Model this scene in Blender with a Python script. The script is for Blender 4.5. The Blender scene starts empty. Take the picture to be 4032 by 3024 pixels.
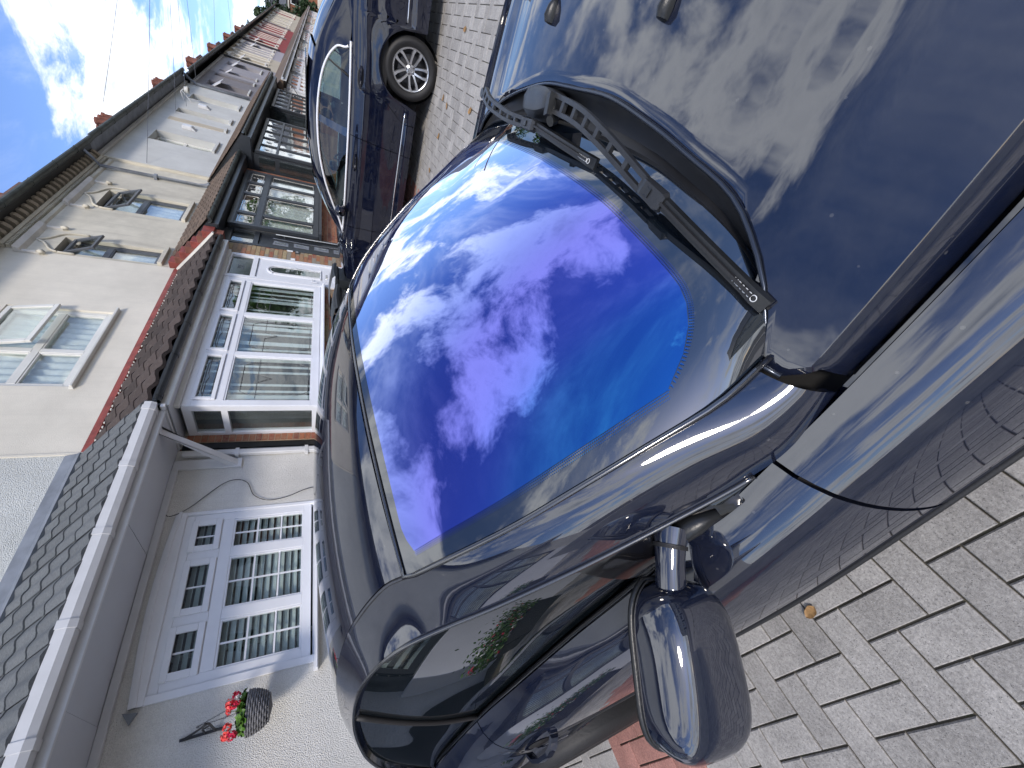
import bpy, bmesh, math, random
from mathutils import Vector, Matrix, noise
PI = math.pi
random.seed(7)
S = bpy.context.scene
# ------------------------------------------------------------------ camera
CAM_R = Matrix(((-0.30279261066648694, -0.6953946085178803, 0.6517230802802962),
                (-0.32149814250693043, 0.7182696325601617, 0.6170313438606535),
                (-0.8971931672111457, -0.022695228268392265, -0.4410548121531822)))
CAM_Z = 1.5
cd = bpy.data.cameras.new('camera'); cam = bpy.data.objects.new('camera', cd)
S.collection.objects.link(cam); S.camera = cam
cd.sensor_fit = 'HORIZONTAL'; cd.sensor_width = 36.0; cd.lens = 36.0 * 1518.0 / 4032.0
cd.clip_start = 0.02; cd.clip_end = 3000
m4 = Matrix(((CAM_R[0][0], -CAM_R[0][1], -CAM_R[0][2], 0), (CAM_R[1][0], -CAM_R[1][1], -CAM_R[1][2], 0),
             (CAM_R[2][0], -CAM_R[2][1], -CAM_R[2][2], CAM_Z), (0, 0, 0, 1)))
cam.matrix_world = m4
S.render.resolution_x = 1024; S.render.resolution_y = 768
S.render.engine = 'CYCLES'
S.view_settings.view_transform = 'Standard'; S.view_settings.look = 'None'
S.view_settings.gamma = 1.0; S.view_settings.use_curve_mapping = False
S.view_settings.exposure = 1.6

# ------------------------------------------------------------------ world
SUN_EL, SUN_AZ = math.radians(33), math.radians(-142)      # azimuth measured from +x towards +y
W = bpy.data.worlds.new('World'); S.world = W; W.use_nodes = True
nt = W.node_tree; nt.nodes.clear()
def N(t, **k):
    n = nt.nodes.new(t)
    for a, b in k.items():
        if a == 'inp':
            for i, v in b.items(): n.inputs[i].default_value = v
        else: setattr(n, a, b)
    return n
L = lambda a, b: nt.links.new(a, b)
def wmath(op, a, b=None, c=None, clamp=False):
    n = nt.nodes.new('ShaderNodeMath'); n.operation = op; n.use_clamp = clamp
    for i, v in enumerate((a, b, c)):
        if v is None: continue
        if isinstance(v, (int, float)): n.inputs[i].default_value = v
        else: L(v, n.inputs[i])
    return n.outputs[0]
tc = N('ShaderNodeTexCoord'); sep = N('ShaderNodeSeparateXYZ'); L(tc.outputs['Generated'], sep.inputs[0])
zz = wmath('ADD', wmath('MAXIMUM', sep.outputs[2], 0.0), 0.13)
comb = N('ShaderNodeCombineXYZ'); L(wmath('DIVIDE', sep.outputs[0], zz), comb.inputs[0]); L(wmath('DIVIDE', sep.outputs[1], zz), comb.inputs[1])
comb.inputs[2].default_value = 2.74
warp = N('ShaderNodeTexNoise', noise_dimensions='3D', inp={'Scale': 1.1, 'Detail': 3}); L(comb.outputs[0], warp.inputs['Vector'])
wv = N('ShaderNodeVectorMath', operation='MULTIPLY_ADD'); L(warp.outputs['Color'], wv.inputs[0]); wv.inputs[1].default_value = (.5, .5, 0); L(comb.outputs[0], wv.inputs[2])
cl = N('ShaderNodeTexNoise', noise_dimensions='3D', inp={'Scale': 1.55, 'Detail': 13, 'Roughness': .60, 'Lacunarity': 2.15}); L(wv.outputs[0], cl.inputs['Vector'])
big = N('ShaderNodeTexNoise', noise_dimensions='3D', inp={'Scale': .42, 'Detail': 2}); L(comb.outputs[0], big.inputs['Vector'])
dens = wmath('ADD', cl.outputs['Fac'], wmath('MULTIPLY', wmath('SUBTRACT', big.outputs['Fac'], .5), .62))
lowb = wmath('MULTIPLY', wmath('SUBTRACT', 1.0, wmath('MULTIPLY', sep.outputs[2], 2.6), clamp=True), .13)   # more cloud lower down, as on any fair day
dens = wmath('ADD', wmath('ADD', dens, lowb), wmath('MULTIPLY', wmath('MULTIPLY', wmath('SUBTRACT', sep.outputs[2], .42), 2.4, clamp=True), .075))
mask = N('ShaderNodeMapRange', interpolation_type='SMOOTHSTEP', inp={'From Min': .485, 'From Max': .61}); L(dens, mask.inputs['Value'])
wisp = N('ShaderNodeTexNoise', noise_dimensions='3D', inp={'Scale': .8, 'Detail': 8, 'Roughness': .62, 'Distortion': 1.2}); L(comb.outputs[0], wisp.inputs['Vector'])
wm = N('ShaderNodeMapRange', interpolation_type='SMOOTHSTEP', inp={'From Min': .47, 'From Max': .72, 'To Max': .50}); L(wisp.outputs['Fac'], wm.inputs['Value'])
mk_ = wmath('MAXIMUM', mask.outputs[0], wm.outputs[0])
core = N('ShaderNodeMapRange', interpolation_type='SMOOTHSTEP', inp={'From Min': .56, 'From Max': .80}); L(dens, core.inputs['Value'])
shade = N('ShaderNodeTexNoise', noise_dimensions='3D', inp={'Scale': 2.3, 'Detail': 7, 'Roughness': .6}); L(wv.outputs[0], shade.inputs['Vector'])
sh2 = N('ShaderNodeMapRange', inp={'From Min': .38, 'From Max': .62}); L(shade.outputs['Fac'], sh2.inputs['Value'])
greyf = wmath('MULTIPLY', core.outputs[0], wmath('ADD', wmath('MULTIPLY', sh2.outputs[0], .95), .10))
ccol = N('ShaderNodeMix', data_type='RGBA'); L(greyf, ccol.inputs['Factor']); ccol.inputs['A'].default_value = (.51, .53, .56, 1); ccol.inputs['B'].default_value = (.15, .18, .235, 1)
sky = N('ShaderNodeTexSky', sky_type='NISHITA', sun_disc=False, sun_elevation=SUN_EL, sun_rotation=PI / 2 - SUN_AZ, air_density=1.0, dust_density=.6, ozone_density=2.2)
hs = N('ShaderNodeMix', data_type='RGBA', blend_type='MULTIPLY', inp={'Factor': 1.0}); L(sky.outputs[0], hs.inputs['A']); hs.inputs['B'].default_value = (.058, .063, .080, 1)
mx = N('ShaderNodeMix', data_type='RGBA'); L(mk_, mx.inputs['Factor']); L(hs.outputs['Result'], mx.inputs['A']); L(ccol.outputs['Result'], mx.inputs['B'])
bgn = N('ShaderNodeBackground'); bgn.inputs['Strength'].default_value = 1.0
L(mx.outputs['Result'], bgn.inputs['Color'])
out = N('ShaderNodeOutputWorld'); L(bgn.outputs[0], out.inputs[0])
# ------------------------------------------------------------------ sun (behind thin cloud)
sd = bpy.data.lights.new('sun', 'SUN'); sun = bpy.data.objects.new('sun', sd); S.collection.objects.link(sun)
sd.energy = .95; sd.angle = math.radians(10); sd.color = (1, .91, .80)
dv = Vector((math.cos(SUN_EL) * math.cos(SUN_AZ), math.cos(SUN_EL) * math.sin(SUN_AZ), math.sin(SUN_EL)))
sun.rotation_euler = dv.to_track_quat('Z', 'Y').to_euler()

# ------------------------------------------------------------------ materials
MATS = {}
class NT:
    def __init__(s, name):
        s.m = bpy.data.materials.new(name); s.m.use_nodes = True; s.t = s.m.node_tree; s.t.nodes.clear()
        s.out = s.t.nodes.new('ShaderNodeOutputMaterial'); MATS[name] = s.m
    def n(s, typ, inp=None, **k):
        n = s.t.nodes.new(typ)
        for a, b in k.items(): setattr(n, a, b)
        for i, v in (inp or {}).items():
            if hasattr(v, 'is_linked'): s.t.links.new(v, n.inputs[i])
            else: n.inputs[i].default_value = v
        return n
    def l(s, a, b): s.t.links.new(a, b)
    def math(s, op, a, b=0, clamp=False):
        n = s.t.nodes.new('ShaderNodeMath'); n.operation = op; n.use_clamp = clamp
        for i, v in enumerate((a, b)):
            if isinstance(v, (int, float)): n.inputs[i].default_value = v
            else: s.l(v, n.inputs[i])
        return n.outputs[0]
    def mix(s, f, a, b, blend='MIX'):
        n = s.t.nodes.new('ShaderNodeMix'); n.data_type = 'RGBA'; n.blend_type = blend
        for i, v in (('Factor', f), ('A', a), ('B', b)):
            if isinstance(v, (int, float)): n.inputs[i].default_value = v
            elif isinstance(v, (tuple, list)): n.inputs[i].default_value = (v[0], v[1], v[2], 1)
            else: s.l(v, n.inputs[i])
        return n.outputs['Result']
def c4(c): return (c[0], c[1], c[2], 1)
def coord(N_): return N_.n('ShaderNodeNewGeometry').outputs['Position']
def nz(N_, scale, detail=4, rough=.55, vec=None, dim='3D'):
    return N_.n('ShaderNodeTexNoise', {'Vector': vec if vec is not None else coord(N_), 'Scale': scale, 'Detail': detail, 'Roughness': rough}).outputs['Fac']
def rng(N_, v, a, b, c=0., d=1.): return N_.n('ShaderNodeMapRange', {'Value': v, 'From Min': a, 'From Max': b, 'To Min': c, 'To Max': d}).outputs[0]
def simple(name, col, rough=.5, metal=0., ior=1.5, var=.12, vs=6., bump=0., bs=60., spec=None, dirt=0.):
    q = NT(name); v = rng(q, nz(q, vs, 5), .3, .7, 1 - var, 1 + var)
    c = q.mix(1.0, col, (1, 1, 1), 'MULTIPLY')
    vv = q.n('ShaderNodeVectorMath', {0: c, 1: q.n('ShaderNodeCombineXYZ', {0: v, 1: v, 2: v}).outputs[0]}, operation='MULTIPLY').outputs[0]
    if dirt > 0:
        dm = rng(q, nz(q, 1.7, 7, .7), .50, .72, 0, dirt); vv = q.mix(dm, vv, tuple(x * .45 + .01 for x in col))
    p = q.n('ShaderNodeBsdfPrincipled', {'Base Color': vv, 'Roughness': rough, 'Metallic': metal, 'IOR': ior})
    if bump > 0:
        b = q.n('ShaderNodeBump', {'Height': nz(q, bs, 3), 'Strength': bump, 'Distance': .004}); q.l(b.outputs[0], p.inputs['Normal'])
    q.l(p.outputs[0], q.out.inputs[0]); return q.m
def paint(name, col, ior=2.4, flake=True):
    q = NT(name)
    dust = rng(q, nz(q, 9, 8, .75), .45, .8, 0, .05); spots = q.n('ShaderNodeTexVoronoi', {'Vector': coord(q), 'Scale': 26.}).outputs['Distance']
    sp = q.math('LESS_THAN', spots, .06); d = q.math('ADD', dust, q.math('MULTIPLY', sp, .12))
    c = q.mix(d, col, (.35, .34, .31))
    r = rng(q, nz(q, 2.5, 6, .7), .35, .7, .012, .045)
    p = q.n('ShaderNodeBsdfPrincipled', {'Base Color': c, 'Roughness': r, 'IOR': ior})
    b = q.n('ShaderNodeBump', {'Height': nz(q, 9, 2), 'Strength': .035, 'Distance': .004}); q.l(b.outputs[0], p.inputs['Normal'])
    q.l(p.outputs[0], q.out.inputs[0]); return q.m
def glass_opaque(name, col, ior=2.2):
    q = NT(name)
    p = q.n('ShaderNodeBsdfPrincipled', {'Base Color': c4(col), 'Roughness': .012, 'IOR': ior})
    q.l(p.outputs[0], q.out.inputs[0]); return q.m
def glass_clear(name, tint=(.75, .82, .8), ior=1.55, boost=1.0, rough=0.0):
    q = NT(name)
    fc = q.n('ShaderNodeLayerWeight', {'Blend': .5}).outputs['Facing']; f0 = ((ior - 1) / (ior + 1)) ** 2
    fr = q.math('MULTIPLY', q.math('ADD', q.math('MULTIPLY', q.math('POWER', fc, 4.2), 1 - f0), f0), boost, True)
    wv_ = q.n('ShaderNodeBump', {'Height': nz(q, 2.2, 2), 'Strength': .12, 'Distance': .02}).outputs[0]
    t = q.n('ShaderNodeBsdfTransparent', {'Color': c4(tint)}); g = q.n('ShaderNodeBsdfGlossy', {'Color': (1, 1, 1, 1), 'Roughness': rough, 'Normal': wv_})
    mxx = q.n('ShaderNodeMixShader', {0: fr}); q.l(t.outputs[0], mxx.inputs[1]); q.l(g.outputs[0], mxx.inputs[2])
    q.l(mxx.outputs[0], q.out.inputs[0]); return q.m
simple('black_plastic', (.011, .012, .013), .36, var=.25, vs=14, bump=.12, bs=260)
simple('cowl_black', (.009, .009, .010), .42, var=.3, vs=14)
simple('gloss_trim', (.012, .012, .014), .16, ior=2.2)
simple('gloss_black', (.004, .004, .005), .10, ior=1.45)
simple('lip_highlight', (.05, .06, .08), .18, .6, var=.1)  # highlight along the bonnet lip, painted paler than the body
simple('black_rubber', (.012, .012, .013), .55, bump=.2, bs=200)
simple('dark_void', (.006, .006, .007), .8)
paint('black_paint', (.006, .009, .022), 2.1)
paint('blue_paint', (.003, .005, .016), 1.68)
simple('chrome', (.75, .76, .78), .12, 1.0, var=.04)
simple('satin_chrome', (.95, .95, .96), .30, .55, var=.03)
simple('silver_alloy', (.62, .63, .65), .28, .9, var=.06)
simple('dark_alloy', (.06, .06, .065), .4, .5)
simple('tyre_rubber', (.011, .011, .012), .6, bump=.4, bs=120, dirt=.1)
glass_opaque('frit_glass', (.006, .009, .014), 2.3)
glass_opaque('tinted_glass', (.004, .006, .008), 1.75)
glass_clear('car_glass', (.45, .56, .55), 1.6, 1.5)
glass_clear('window_glass', (.91, .94, .93), 1.55, 1.5)
glass_clear('frosted_glass', (.35, .45, .42), 1.5, 1.5, .15)
def film():
    q = NT('sun_film')
    g = q.n('ShaderNodeLayerWeight', {'Blend': .5}).outputs['Facing']
    ramp = q.n('ShaderNodeValToRGB', {'Fac': g}); r = ramp.color_ramp; r.interpolation = 'B_SPLINE'
    stops = [(.0, (.02, .20, .42)), (.14, (.04, .19, .50)), (.21, (.15, .18, .60)), (.32, (.16, .15, .53)), (.42, (.14, .17, .50)), (.52, (.26, .34, .66)), (.62, (.72, .76, .9)), (.8, (.9, .92, .95))]
    while len(r.elements) < len(stops): r.elements.new(.5)
    for e, (p_, c_) in zip(r.elements, stops): e.position = p_; e.color = c4(c_)
    gl = q.n('ShaderNodeBsdfGlossy', {'Color': ramp.outputs[0], 'Roughness': .012})
    d = q.n('ShaderNodeBsdfDiffuse', {'Color': (.004, .007, .035, 1)})
    a = q.n('ShaderNodeAddShader'); q.l(gl.outputs[0], a.inputs[0]); q.l(d.outputs[0], a.inputs[1]); q.l(a.outputs[0], q.out.inputs[0])
film()
simple('upvc', (.74, .76, .80), .30, var=.04, vs=3, dirt=.06)
simple('upvc_cream', (.66, .66, .62), .35, var=.06, vs=3, dirt=.25)
simple('white_trim', (.62, .63, .64), .35, var=.05, dirt=.12)
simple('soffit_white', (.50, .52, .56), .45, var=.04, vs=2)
simple('black_gutter', (.022, .026, .030), .30, var=.3, vs=8, dirt=.1)
simple('moss_gutter', (.050, .062, .058), .5, var=.4, vs=6, dirt=.3)
simple('anthracite', (.028, .033, .040), .35, var=.12, vs=5)
simple('anthracite_light', (.075, .085, .10), .35, var=.12, vs=5)
simple('lead_grey', (.19, .21, .24), .55, var=.25, vs=5, bump=.3, bs=30)
simple('red_paint', (.22, .045, .035), .6, var=.35, vs=9, dirt=.3)
simple('curtain', (.74, .75, .74), .8, var=.12, vs=9)
simple('blind', (.60, .66, .66), .6, var=.05)
simple('blind_grey', (.36, .39, .38), .6, var=.08)
simple('room', (.09, .095, .10), .9, var=.5, vs=2.5)
simple('leading', (.12, .125, .13), .4, .5)
simple('chrome_bar', (.62, .63, .64), .25, .9)
simple('stone_white', (.62, .60, .55), .75, var=.12, vs=5, dirt=.3)
simple('terracotta', (.17, .062, .042), .8, var=.3, vs=9, dirt=.4)
simple('stack_brick', (.15, .09, .075), .85, var=.35, vs=7, dirt=.5)
simple('wire_black', (.02, .022, .026), .6)
simple('wire_grey', (.10, .11, .13), .6)
simple('wicker', (.15, .15, .16), .75, var=.35, vs=30)
simple('leaf_green', (.07, .16, .02), .5, var=.45, vs=30)
simple('leaf_dark', (.022, .045, .016), .6, var=.6, vs=1.2)
simple('petal_red', (.60, .012, .06), .5, var=.2, vs=40)
simple('petal_coral', (.85, .10, .09), .5, var=.2, vs=40)
simple('petal_white', (.75, .75, .72), .5)
simple('dry_leaf', (.33, .19, .075), .6, var=.4, vs=60)
simple('bin_black', (.022, .026, .03), .4, var=.15)
simple('bin_blue', (.02, .05, .30), .4)
simple('bark', (.09, .065, .045), .9, var=.3, vs=12)
simple('asphalt', (.055, .055, .057), .85, var=.25, vs=8, bump=.4, bs=180)
simple('kerb_stone', (.28, .27, .26), .8, var=.15, vs=10)
simple('slate_roof', (.085, .09, .10), .6, var=.3, vs=3)
simple('brick_far', (.25, .105, .06), .85, var=.2, vs=2)
simple('earth', (.05, .045, .038), .95, var=.3, vs=9)
simple('seat_leather', (.045, .045, .048), .5)
simple('card', (.6, .6, .56), .6)
def render_wall(name, col, rough_scale=160, bump=.5, dist=.004, stain=.25, speck=.0, big=.10):
    q = NT(name); pos = coord(q)
    v = rng(q, nz(q, 1.3, 6, .65), .3, .7, 1 - big, 1 + big)
    vv = q.n('ShaderNodeVectorMath', {0: q.mix(0., col, col), 1: q.n('ShaderNodeCombineXYZ', {0: v, 1: v, 2: v}).outputs[0]}, operation='MULTIPLY').outputs[0]
    # rain streaks, drawn down the wall
    mp = q.n('ShaderNodeVectorMath', {0: pos, 1: (9., 9., .55)}, operation='MULTIPLY').outputs[0]
    st = rng(q, nz(q, 1., 6, .7, mp), .5, .78, 0, stain); vv = q.mix(st, vv, tuple(x * .62 for x in col))
    gr = q.n('ShaderNodeTexVoronoi', {'Vector': pos, 'Scale': float(rough_scale)}).outputs['Distance']
    n2 = nz(q, rough_scale * .8, 3)
    h = q.math('ADD', q.math('MULTIPLY', gr, -.8), n2)
    if speck > 0: vv = q.mix(rng(q, h, -.1, .35, speck, 0), vv, tuple(x * .35 for x in col))
    b = q.n('ShaderNodeBump', {'Height': h, 'Strength': bump, 'Distance': dist})
    p = q.n('ShaderNodeBsdfPrincipled', {'Base Color': vv, 'Roughness': .88, 'Normal': b.outputs[0]})
    q.l(p.outputs[0], q.out.inputs[0]); return q.m
render_wall('pebbledash', (.72, .71, .67), 130, .8, .007, .22, .22)
render_wall('pebbledash_upper', (.68, .70, .67), 120, .9, .008, .12, .38)
render_wall('render_pink', (.70, .665, .575), 120, .35, .003, .22, .06)
render_wall('render_cream', (.57, .54, .45), 90, .3, .003, .65, .05, .2)
render_wall('render_grey', (.53, .54, .52), 120, .25, .003, .15)
render_wall('render_dark', (.19, .18, .19), 120, .25, .003, .12)
render_wall('render_mid', (.30, .29, .31), 120, .25, .003, .12)
render_wall('render_lilac', (.36, .34, .37), 120, .25, .003, .2)
render_wall('render_stone', (.46, .41, .32), 60, .4, .004, .5)
render_wall('render_red', (.26, .045, .045), 60, .4, .004, .25)
render_wall('mortar', (.36, .27, .19), 220, .5, .003, .2)
def brick_mat(name, cols):
    q = NT(name); r = q.n('ShaderNodeObjectInfo').outputs['Random']; isl = q.n('ShaderNodeNewGeometry').outputs['Random Per Island']
    f = q.math('FRACT', q.math('ADD', r, isl))
    ramp = q.n('ShaderNodeValToRGB', {'Fac': f}); e = ramp.color_ramp; e.interpolation = 'CONSTANT'
    while len(e.elements) < len(cols): e.elements.new(.5)
    for i, (k, c) in enumerate(zip(e.elements, cols)): k.position = i / len(cols); k.color = c4(c)
    blot = rng(q, nz(q, 24, 5, .7), .42, .62); c2 = q.mix(q.math('MULTIPLY', blot, .45), ramp.outputs[0], (.30, .24, .16))
    v = rng(q, nz(q, 90, 4, .7), .3, .7, .75, 1.2)
    vv = q.n('ShaderNodeVectorMath', {0: c2, 1: q.n('ShaderNodeCombineXYZ', {0: v, 1: v, 2: v}).outputs[0]}, operation='MULTIPLY').outputs[0]
    b = q.n('ShaderNodeBump', {'Height': nz(q, 160, 4), 'Strength': .5, 'Distance': .003})
    p = q.n('ShaderNodeBsdfPrincipled', {'Base Color': vv, 'Roughness': .85, 'Normal': b.outputs[0]}); q.l(p.outputs[0], q.out.inputs[0])
brick_mat('brick_multi', [(.36, .15, .07), (.33, .20, .11), (.30, .10, .06), (.36, .27, .15), (.28, .26, .22), (.40, .17, .10), (.25, .18, .12), (.38, .30, .17)])
brick_mat('brick_red', [(.34, .12, .06), (.30, .10, .05), (.26, .075, .045), (.37, .15, .08), (.29, .11, .06), (.20, .06, .04)])
def tile_mat(name, col, var=.3, lich=.25):
    q = NT(name); r = q.n('ShaderNodeObjectInfo').outputs['Random']; isl = q.n('ShaderNodeNewGeometry').outputs['Random Per Island']
    f = rng(q, q.math('FRACT', q.math('ADD', r, isl)), 0, 1, 1 - var, 1 + var)
    v = q.math('MULTIPLY', rng(q, nz(q, 55, 6, .75), .3, .7, .7, 1.3), f)
    vv = q.n('ShaderNodeVectorMath', {0: q.mix(0., col, col), 1: q.n('ShaderNodeCombineXYZ', {0: v, 1: v, 2: v}).outputs[0]}, operation='MULTIPLY').outputs[0]
    vv = q.mix(rng(q, nz(q, 18, 7, .8), .55, .75, 0, lich), vv, (.30, .27, .22))
    b = q.n('ShaderNodeBump', {'Height': nz(q, 110, 5, .7), 'Strength': .6, 'Distance': .004})
    p = q.n('ShaderNodeBsdfPrincipled', {'Base Color': vv, 'Roughness': .85, 'Normal': b.outputs[0]}); q.l(p.outputs[0], q.out.inputs[0])
tile_mat('tile_brown', (.055, .041, .036), .3, .3); tile_mat('tile_grey', (.115, .125, .13), .14, .15); tile_mat('tile_old', (.12, .085, .06), .3, .3)
def paver_mat(name, col, isred=False):
    q = NT(name); pos = coord(q); r = q.n('ShaderNodeObjectInfo').outputs['Random']; isl = q.n('ShaderNodeNewGeometry').outputs['Random Per Island']
    f = rng(q, q.math('FRACT', q.math('ADD', r, isl)), 0, 1, .86, 1.12)
    v = q.math('MULTIPLY', rng(q, nz(q, 110, 6, .8), .3, .7, .55, 1.40), f)
    v = q.math('MULTIPLY', v, rng(q, nz(q, 5, 6, .75), .3, .7, .78, 1.18))
    vv = q.n('ShaderNodeVectorMath', {0: q.mix(0., col, col), 1: q.n('ShaderNodeCombineXYZ', {0: v, 1: v, 2: v}).outputs[0]}, operation='MULTIPLY').outputs[0]
    vo = q.n('ShaderNodeTexVoronoi', {'Vector': pos, 'Scale': 260.}); gl = q.math('LESS_THAN', vo.outputs['Distance'], .16)
    pick = q.math('GREATER_THAN', q.n('ShaderNodeSeparateColor', {0: vo.outputs['Color']}).outputs[0], .93)
    vv = q.mix(q.math('MULTIPLY', gl, pick), vv, (.75, .75, .72))
    pk2 = q.math('LESS_THAN', q.n('ShaderNodeSeparateColor', {0: vo.outputs['Color']}).outputs[1], .12)
    vv = q.mix(q.math('MULTIPLY', q.math('LESS_THAN', vo.outputs['Distance'], .35), q.math('MULTIPLY', pk2, .6)), vv, (.03, .03, .035))
    b = q.n('ShaderNodeBump', {'Height': nz(q, 210, 5, .7), 'Strength': .7, 'Distance': .003})
    p = q.n('ShaderNodeBsdfPrincipled', {'Base Color': vv, 'Roughness': .8, 'Normal': b.outputs[0]}); q.l(p.outputs[0], q.out.inputs[0])
paver_mat('paver_grey', (.37, .355, .335)); paver_mat('paver_red', (.40, .20, .165))
def joint():
    q = NT('joint_sand'); moss = rng(q, nz(q, 4, 6, .8), .55, .7)
    c = q.mix(moss, (.085, .075, .055), (.075, .095, .03)); v = nz(q, 200, 4)
    b = q.n('ShaderNodeBump', {'Height': v, 'Strength': .8, 'Distance': .004})
    p = q.n('ShaderNodeBsdfPrincipled', {'Base Color': c, 'Roughness': .95, 'Normal': b.outputs[0]}); q.l(p.outputs[0], q.out.inputs[0])
joint()

# ------------------------------------------------------------------ helpers
C = S.collection
SHEAR = [0.0, 0.0]; FLIPY = [None]; PLACE = [None]
def T(v):
    x, y, z = v
    if PLACE[0] is not None: return tuple(PLACE[0] @ Vector(v))
    z += SHEAR[0] * (x - SHEAR[1])
    if FLIPY[0] is not None: y = FLIPY[0] - y
    return (x, y, z)
def mesh(name, vs, fs, mat, parent=None, smooth=False, kind=None, sharp=None):
    me = bpy.data.meshes.new(name); me.from_pydata([T(v) for v in vs], [], fs); me.update()
    if mat is not None:
        for m in (mat if isinstance(mat, (list, tuple)) else [mat]): me.materials.append(MATS[m])
    if smooth:
        me.polygons.foreach_set('use_smooth', [True] * len(me.polygons))
        if sharp: me.set_sharp_from_angle(angle=math.radians(sharp))
    o = bpy.data.objects.new(name, me); C.objects.link(o)
    if parent is not None: o.parent = parent
    if kind: o['kind'] = kind
    return o
def empty(name, label, cat, group=None, loc=(0, 0, 0)):
    o = bpy.data.objects.new(name, None); C.objects.link(o); o.location = loc; o.empty_display_size = .2
    o['label'] = label; o['category'] = cat
    if group: o['group'] = group
    return o
def tag(o, label, cat, group=None):
    o['label'] = label; o['category'] = cat
    if group: o['group'] = group
    return o
class MB:
    def __init__(s): s.v = []; s.f = []
    def add(s, vs, fs):
        b = len(s.v); s.v += [tuple(v) for v in vs]; s.f += [tuple(b + i for i in f) for f in fs]; return s
    def box(s, x0, x1, y0, y1, z0, z1):
        s.add([(x0, y0, z0), (x1, y0, z0), (x1, y1, z0), (x0, y1, z0), (x0, y0, z1), (x1, y0, z1), (x1, y1, z1), (x0, y1, z1)],
              [(0, 3, 2, 1), (4, 5, 6, 7), (0, 1, 5, 4), (1, 2, 6, 5), (2, 3, 7, 6), (3, 0, 4, 7)]); return s
    def quad(s, *p): s.add(p, [tuple(range(len(p)))]); return s
    def grid(s, rows):
        n = len(rows[0]); vs = [p for r in rows for p in r]
        s.add(vs, [(i * n + j, i * n + j + 1, (i + 1) * n + j + 1, (i + 1) * n + j) for i in range(len(rows) - 1) for j in range(n - 1)]); return s
    def prism(s, poly, d):          # polygon of 3D points extruded by vector d
        n = len(poly); d = Vector(d); p = [Vector(q) for q in poly]
        s.add([*p, *[q + d for q in p]], [tuple(range(n))[::-1], tuple(range(n, 2 * n))] + [(i, (i + 1) % n, (i + 1) % n + n, i + n) for i in range(n)]); return s
    def tube(s, path, r, n=6, cap=True):
        P = [Vector(p) for p in path]; R = r if hasattr(r, '__len__') else [r] * len(P); rings = []
        for i, p in enumerate(P):
            t = (P[min(i + 1, len(P) - 1)] - P[max(i - 1, 0)]).normalized()
            a = t.cross(Vector((0, 0, 1))) if abs(t.z) < .95 else t.cross(Vector((1, 0, 0)))
            a.normalize(); b = t.cross(a)
            rings.append([p + a * (R[i] * math.cos(2 * PI * k / n)) + b * (R[i] * math.sin(2 * PI * k / n)) for k in range(n)])
        vs = [p for q in rings for p in q]
        fs = [(i * n + k, i * n + (k + 1) % n, (i + 1) * n + (k + 1) % n, (i + 1) * n + k) for i in range(len(P) - 1) for k in range(n)]
        if cap: fs += [tuple(range(n))[::-1], tuple((len(P) - 1) * n + k for k in range(n))]
        s.add(vs, fs); return s
    def ribbon(s, path, w, h, up=(0, 0, 1)):   # flat bar following a path
        P = [Vector(p) for p in path]; up = Vector(up); rows = []
        for i, p in enumerate(P):
            t = (P[min(i + 1, len(P) - 1)] - P[max(i - 1, 0)]).normalized(); a = t.cross(up).normalized(); u = a.cross(t).normalized()
            ww = w[i] if hasattr(w, '__len__') else w; hh = h[i] if hasattr(h, '__len__') else h
            rows.append([p - a * ww / 2, p - a * ww * .38 + u * hh, p + a * ww * .38 + u * hh, p + a * ww / 2])
        n = 4; vs = [q for r in rows for q in r]
        fs = [(i * n + k, i * n + (k + 1) % n, (i + 1) * n + (k + 1) % n, (i + 1) * n + k) for i in range(len(P) - 1) for k in range(n)]
        fs += [(3, 2, 1, 0), tuple((len(P) - 1) * n + k for k in range(4))]
        s.add(vs, fs); return s
    def lathe(s, prof, c, axis='Y', n=32):      # prof: (r, a) pairs, a along axis
        rows = []
        for k in range(n + 1):
            t = 2 * PI * k / n; rows.append([])
            for r, a in prof:
                u, w = r * math.cos(t), r * math.sin(t)
                rows[-1].append((c[0] + u, c[1] + a, c[2] + w) if axis == 'Y' else ((c[0] + u, c[1] + w, c[2] + a) if axis == 'Z' else (c[0] + a, c[1] + u, c[2] + w)))
        return s.grid(rows)
    def blob(s, c, r, n=8, m=6, jit=0.):
        r = r if hasattr(r, '__len__') else (r, r, r); rows = []
        for i in range(m + 1):
            th = PI * i / m; rows.append([])
            for k in range(n + 1):
                ph = 2 * PI * (k % n) / n; j = 1 + jit * noise.noise(Vector((c[0] * 9 + math.cos(ph) * 2, c[1] * 9 + math.sin(ph) * 2, c[2] * 9 + th)))
                rows[-1].append((c[0] + r[0] * j * math.sin(th) * math.cos(ph), c[1] + r[1] * j * math.sin(th) * math.sin(ph), c[2] + r[2] * j * math.cos(th)))
        return s.grid(rows)
    def build(s, name, mat, parent=None, smooth=False, kind=None, bevel=0., sharp=None, weld=False, segs=1):
        o = mesh(name, s.v, s.f, mat, parent, smooth, kind, None)
        if weld or sharp:
            bm = bmesh.new(); bm.from_mesh(o.data); bmesh.ops.remove_doubles(bm, verts=bm.verts, dist=1e-5); bmesh.ops.recalc_face_normals(bm, faces=bm.faces); bm.to_mesh(o.data); bm.free()
            if smooth: o.data.polygons.foreach_set('use_smooth', [True] * len(o.data.polygons))
            if sharp: o.data.set_sharp_from_angle(angle=math.radians(sharp))
        if bevel > 0:
            b = o.modifiers.new('bevel', 'BEVEL'); b.width = bevel; b.segments = segs; b.limit_method = 'ANGLE'; b.angle_limit = math.radians(40)
        return o
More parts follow.
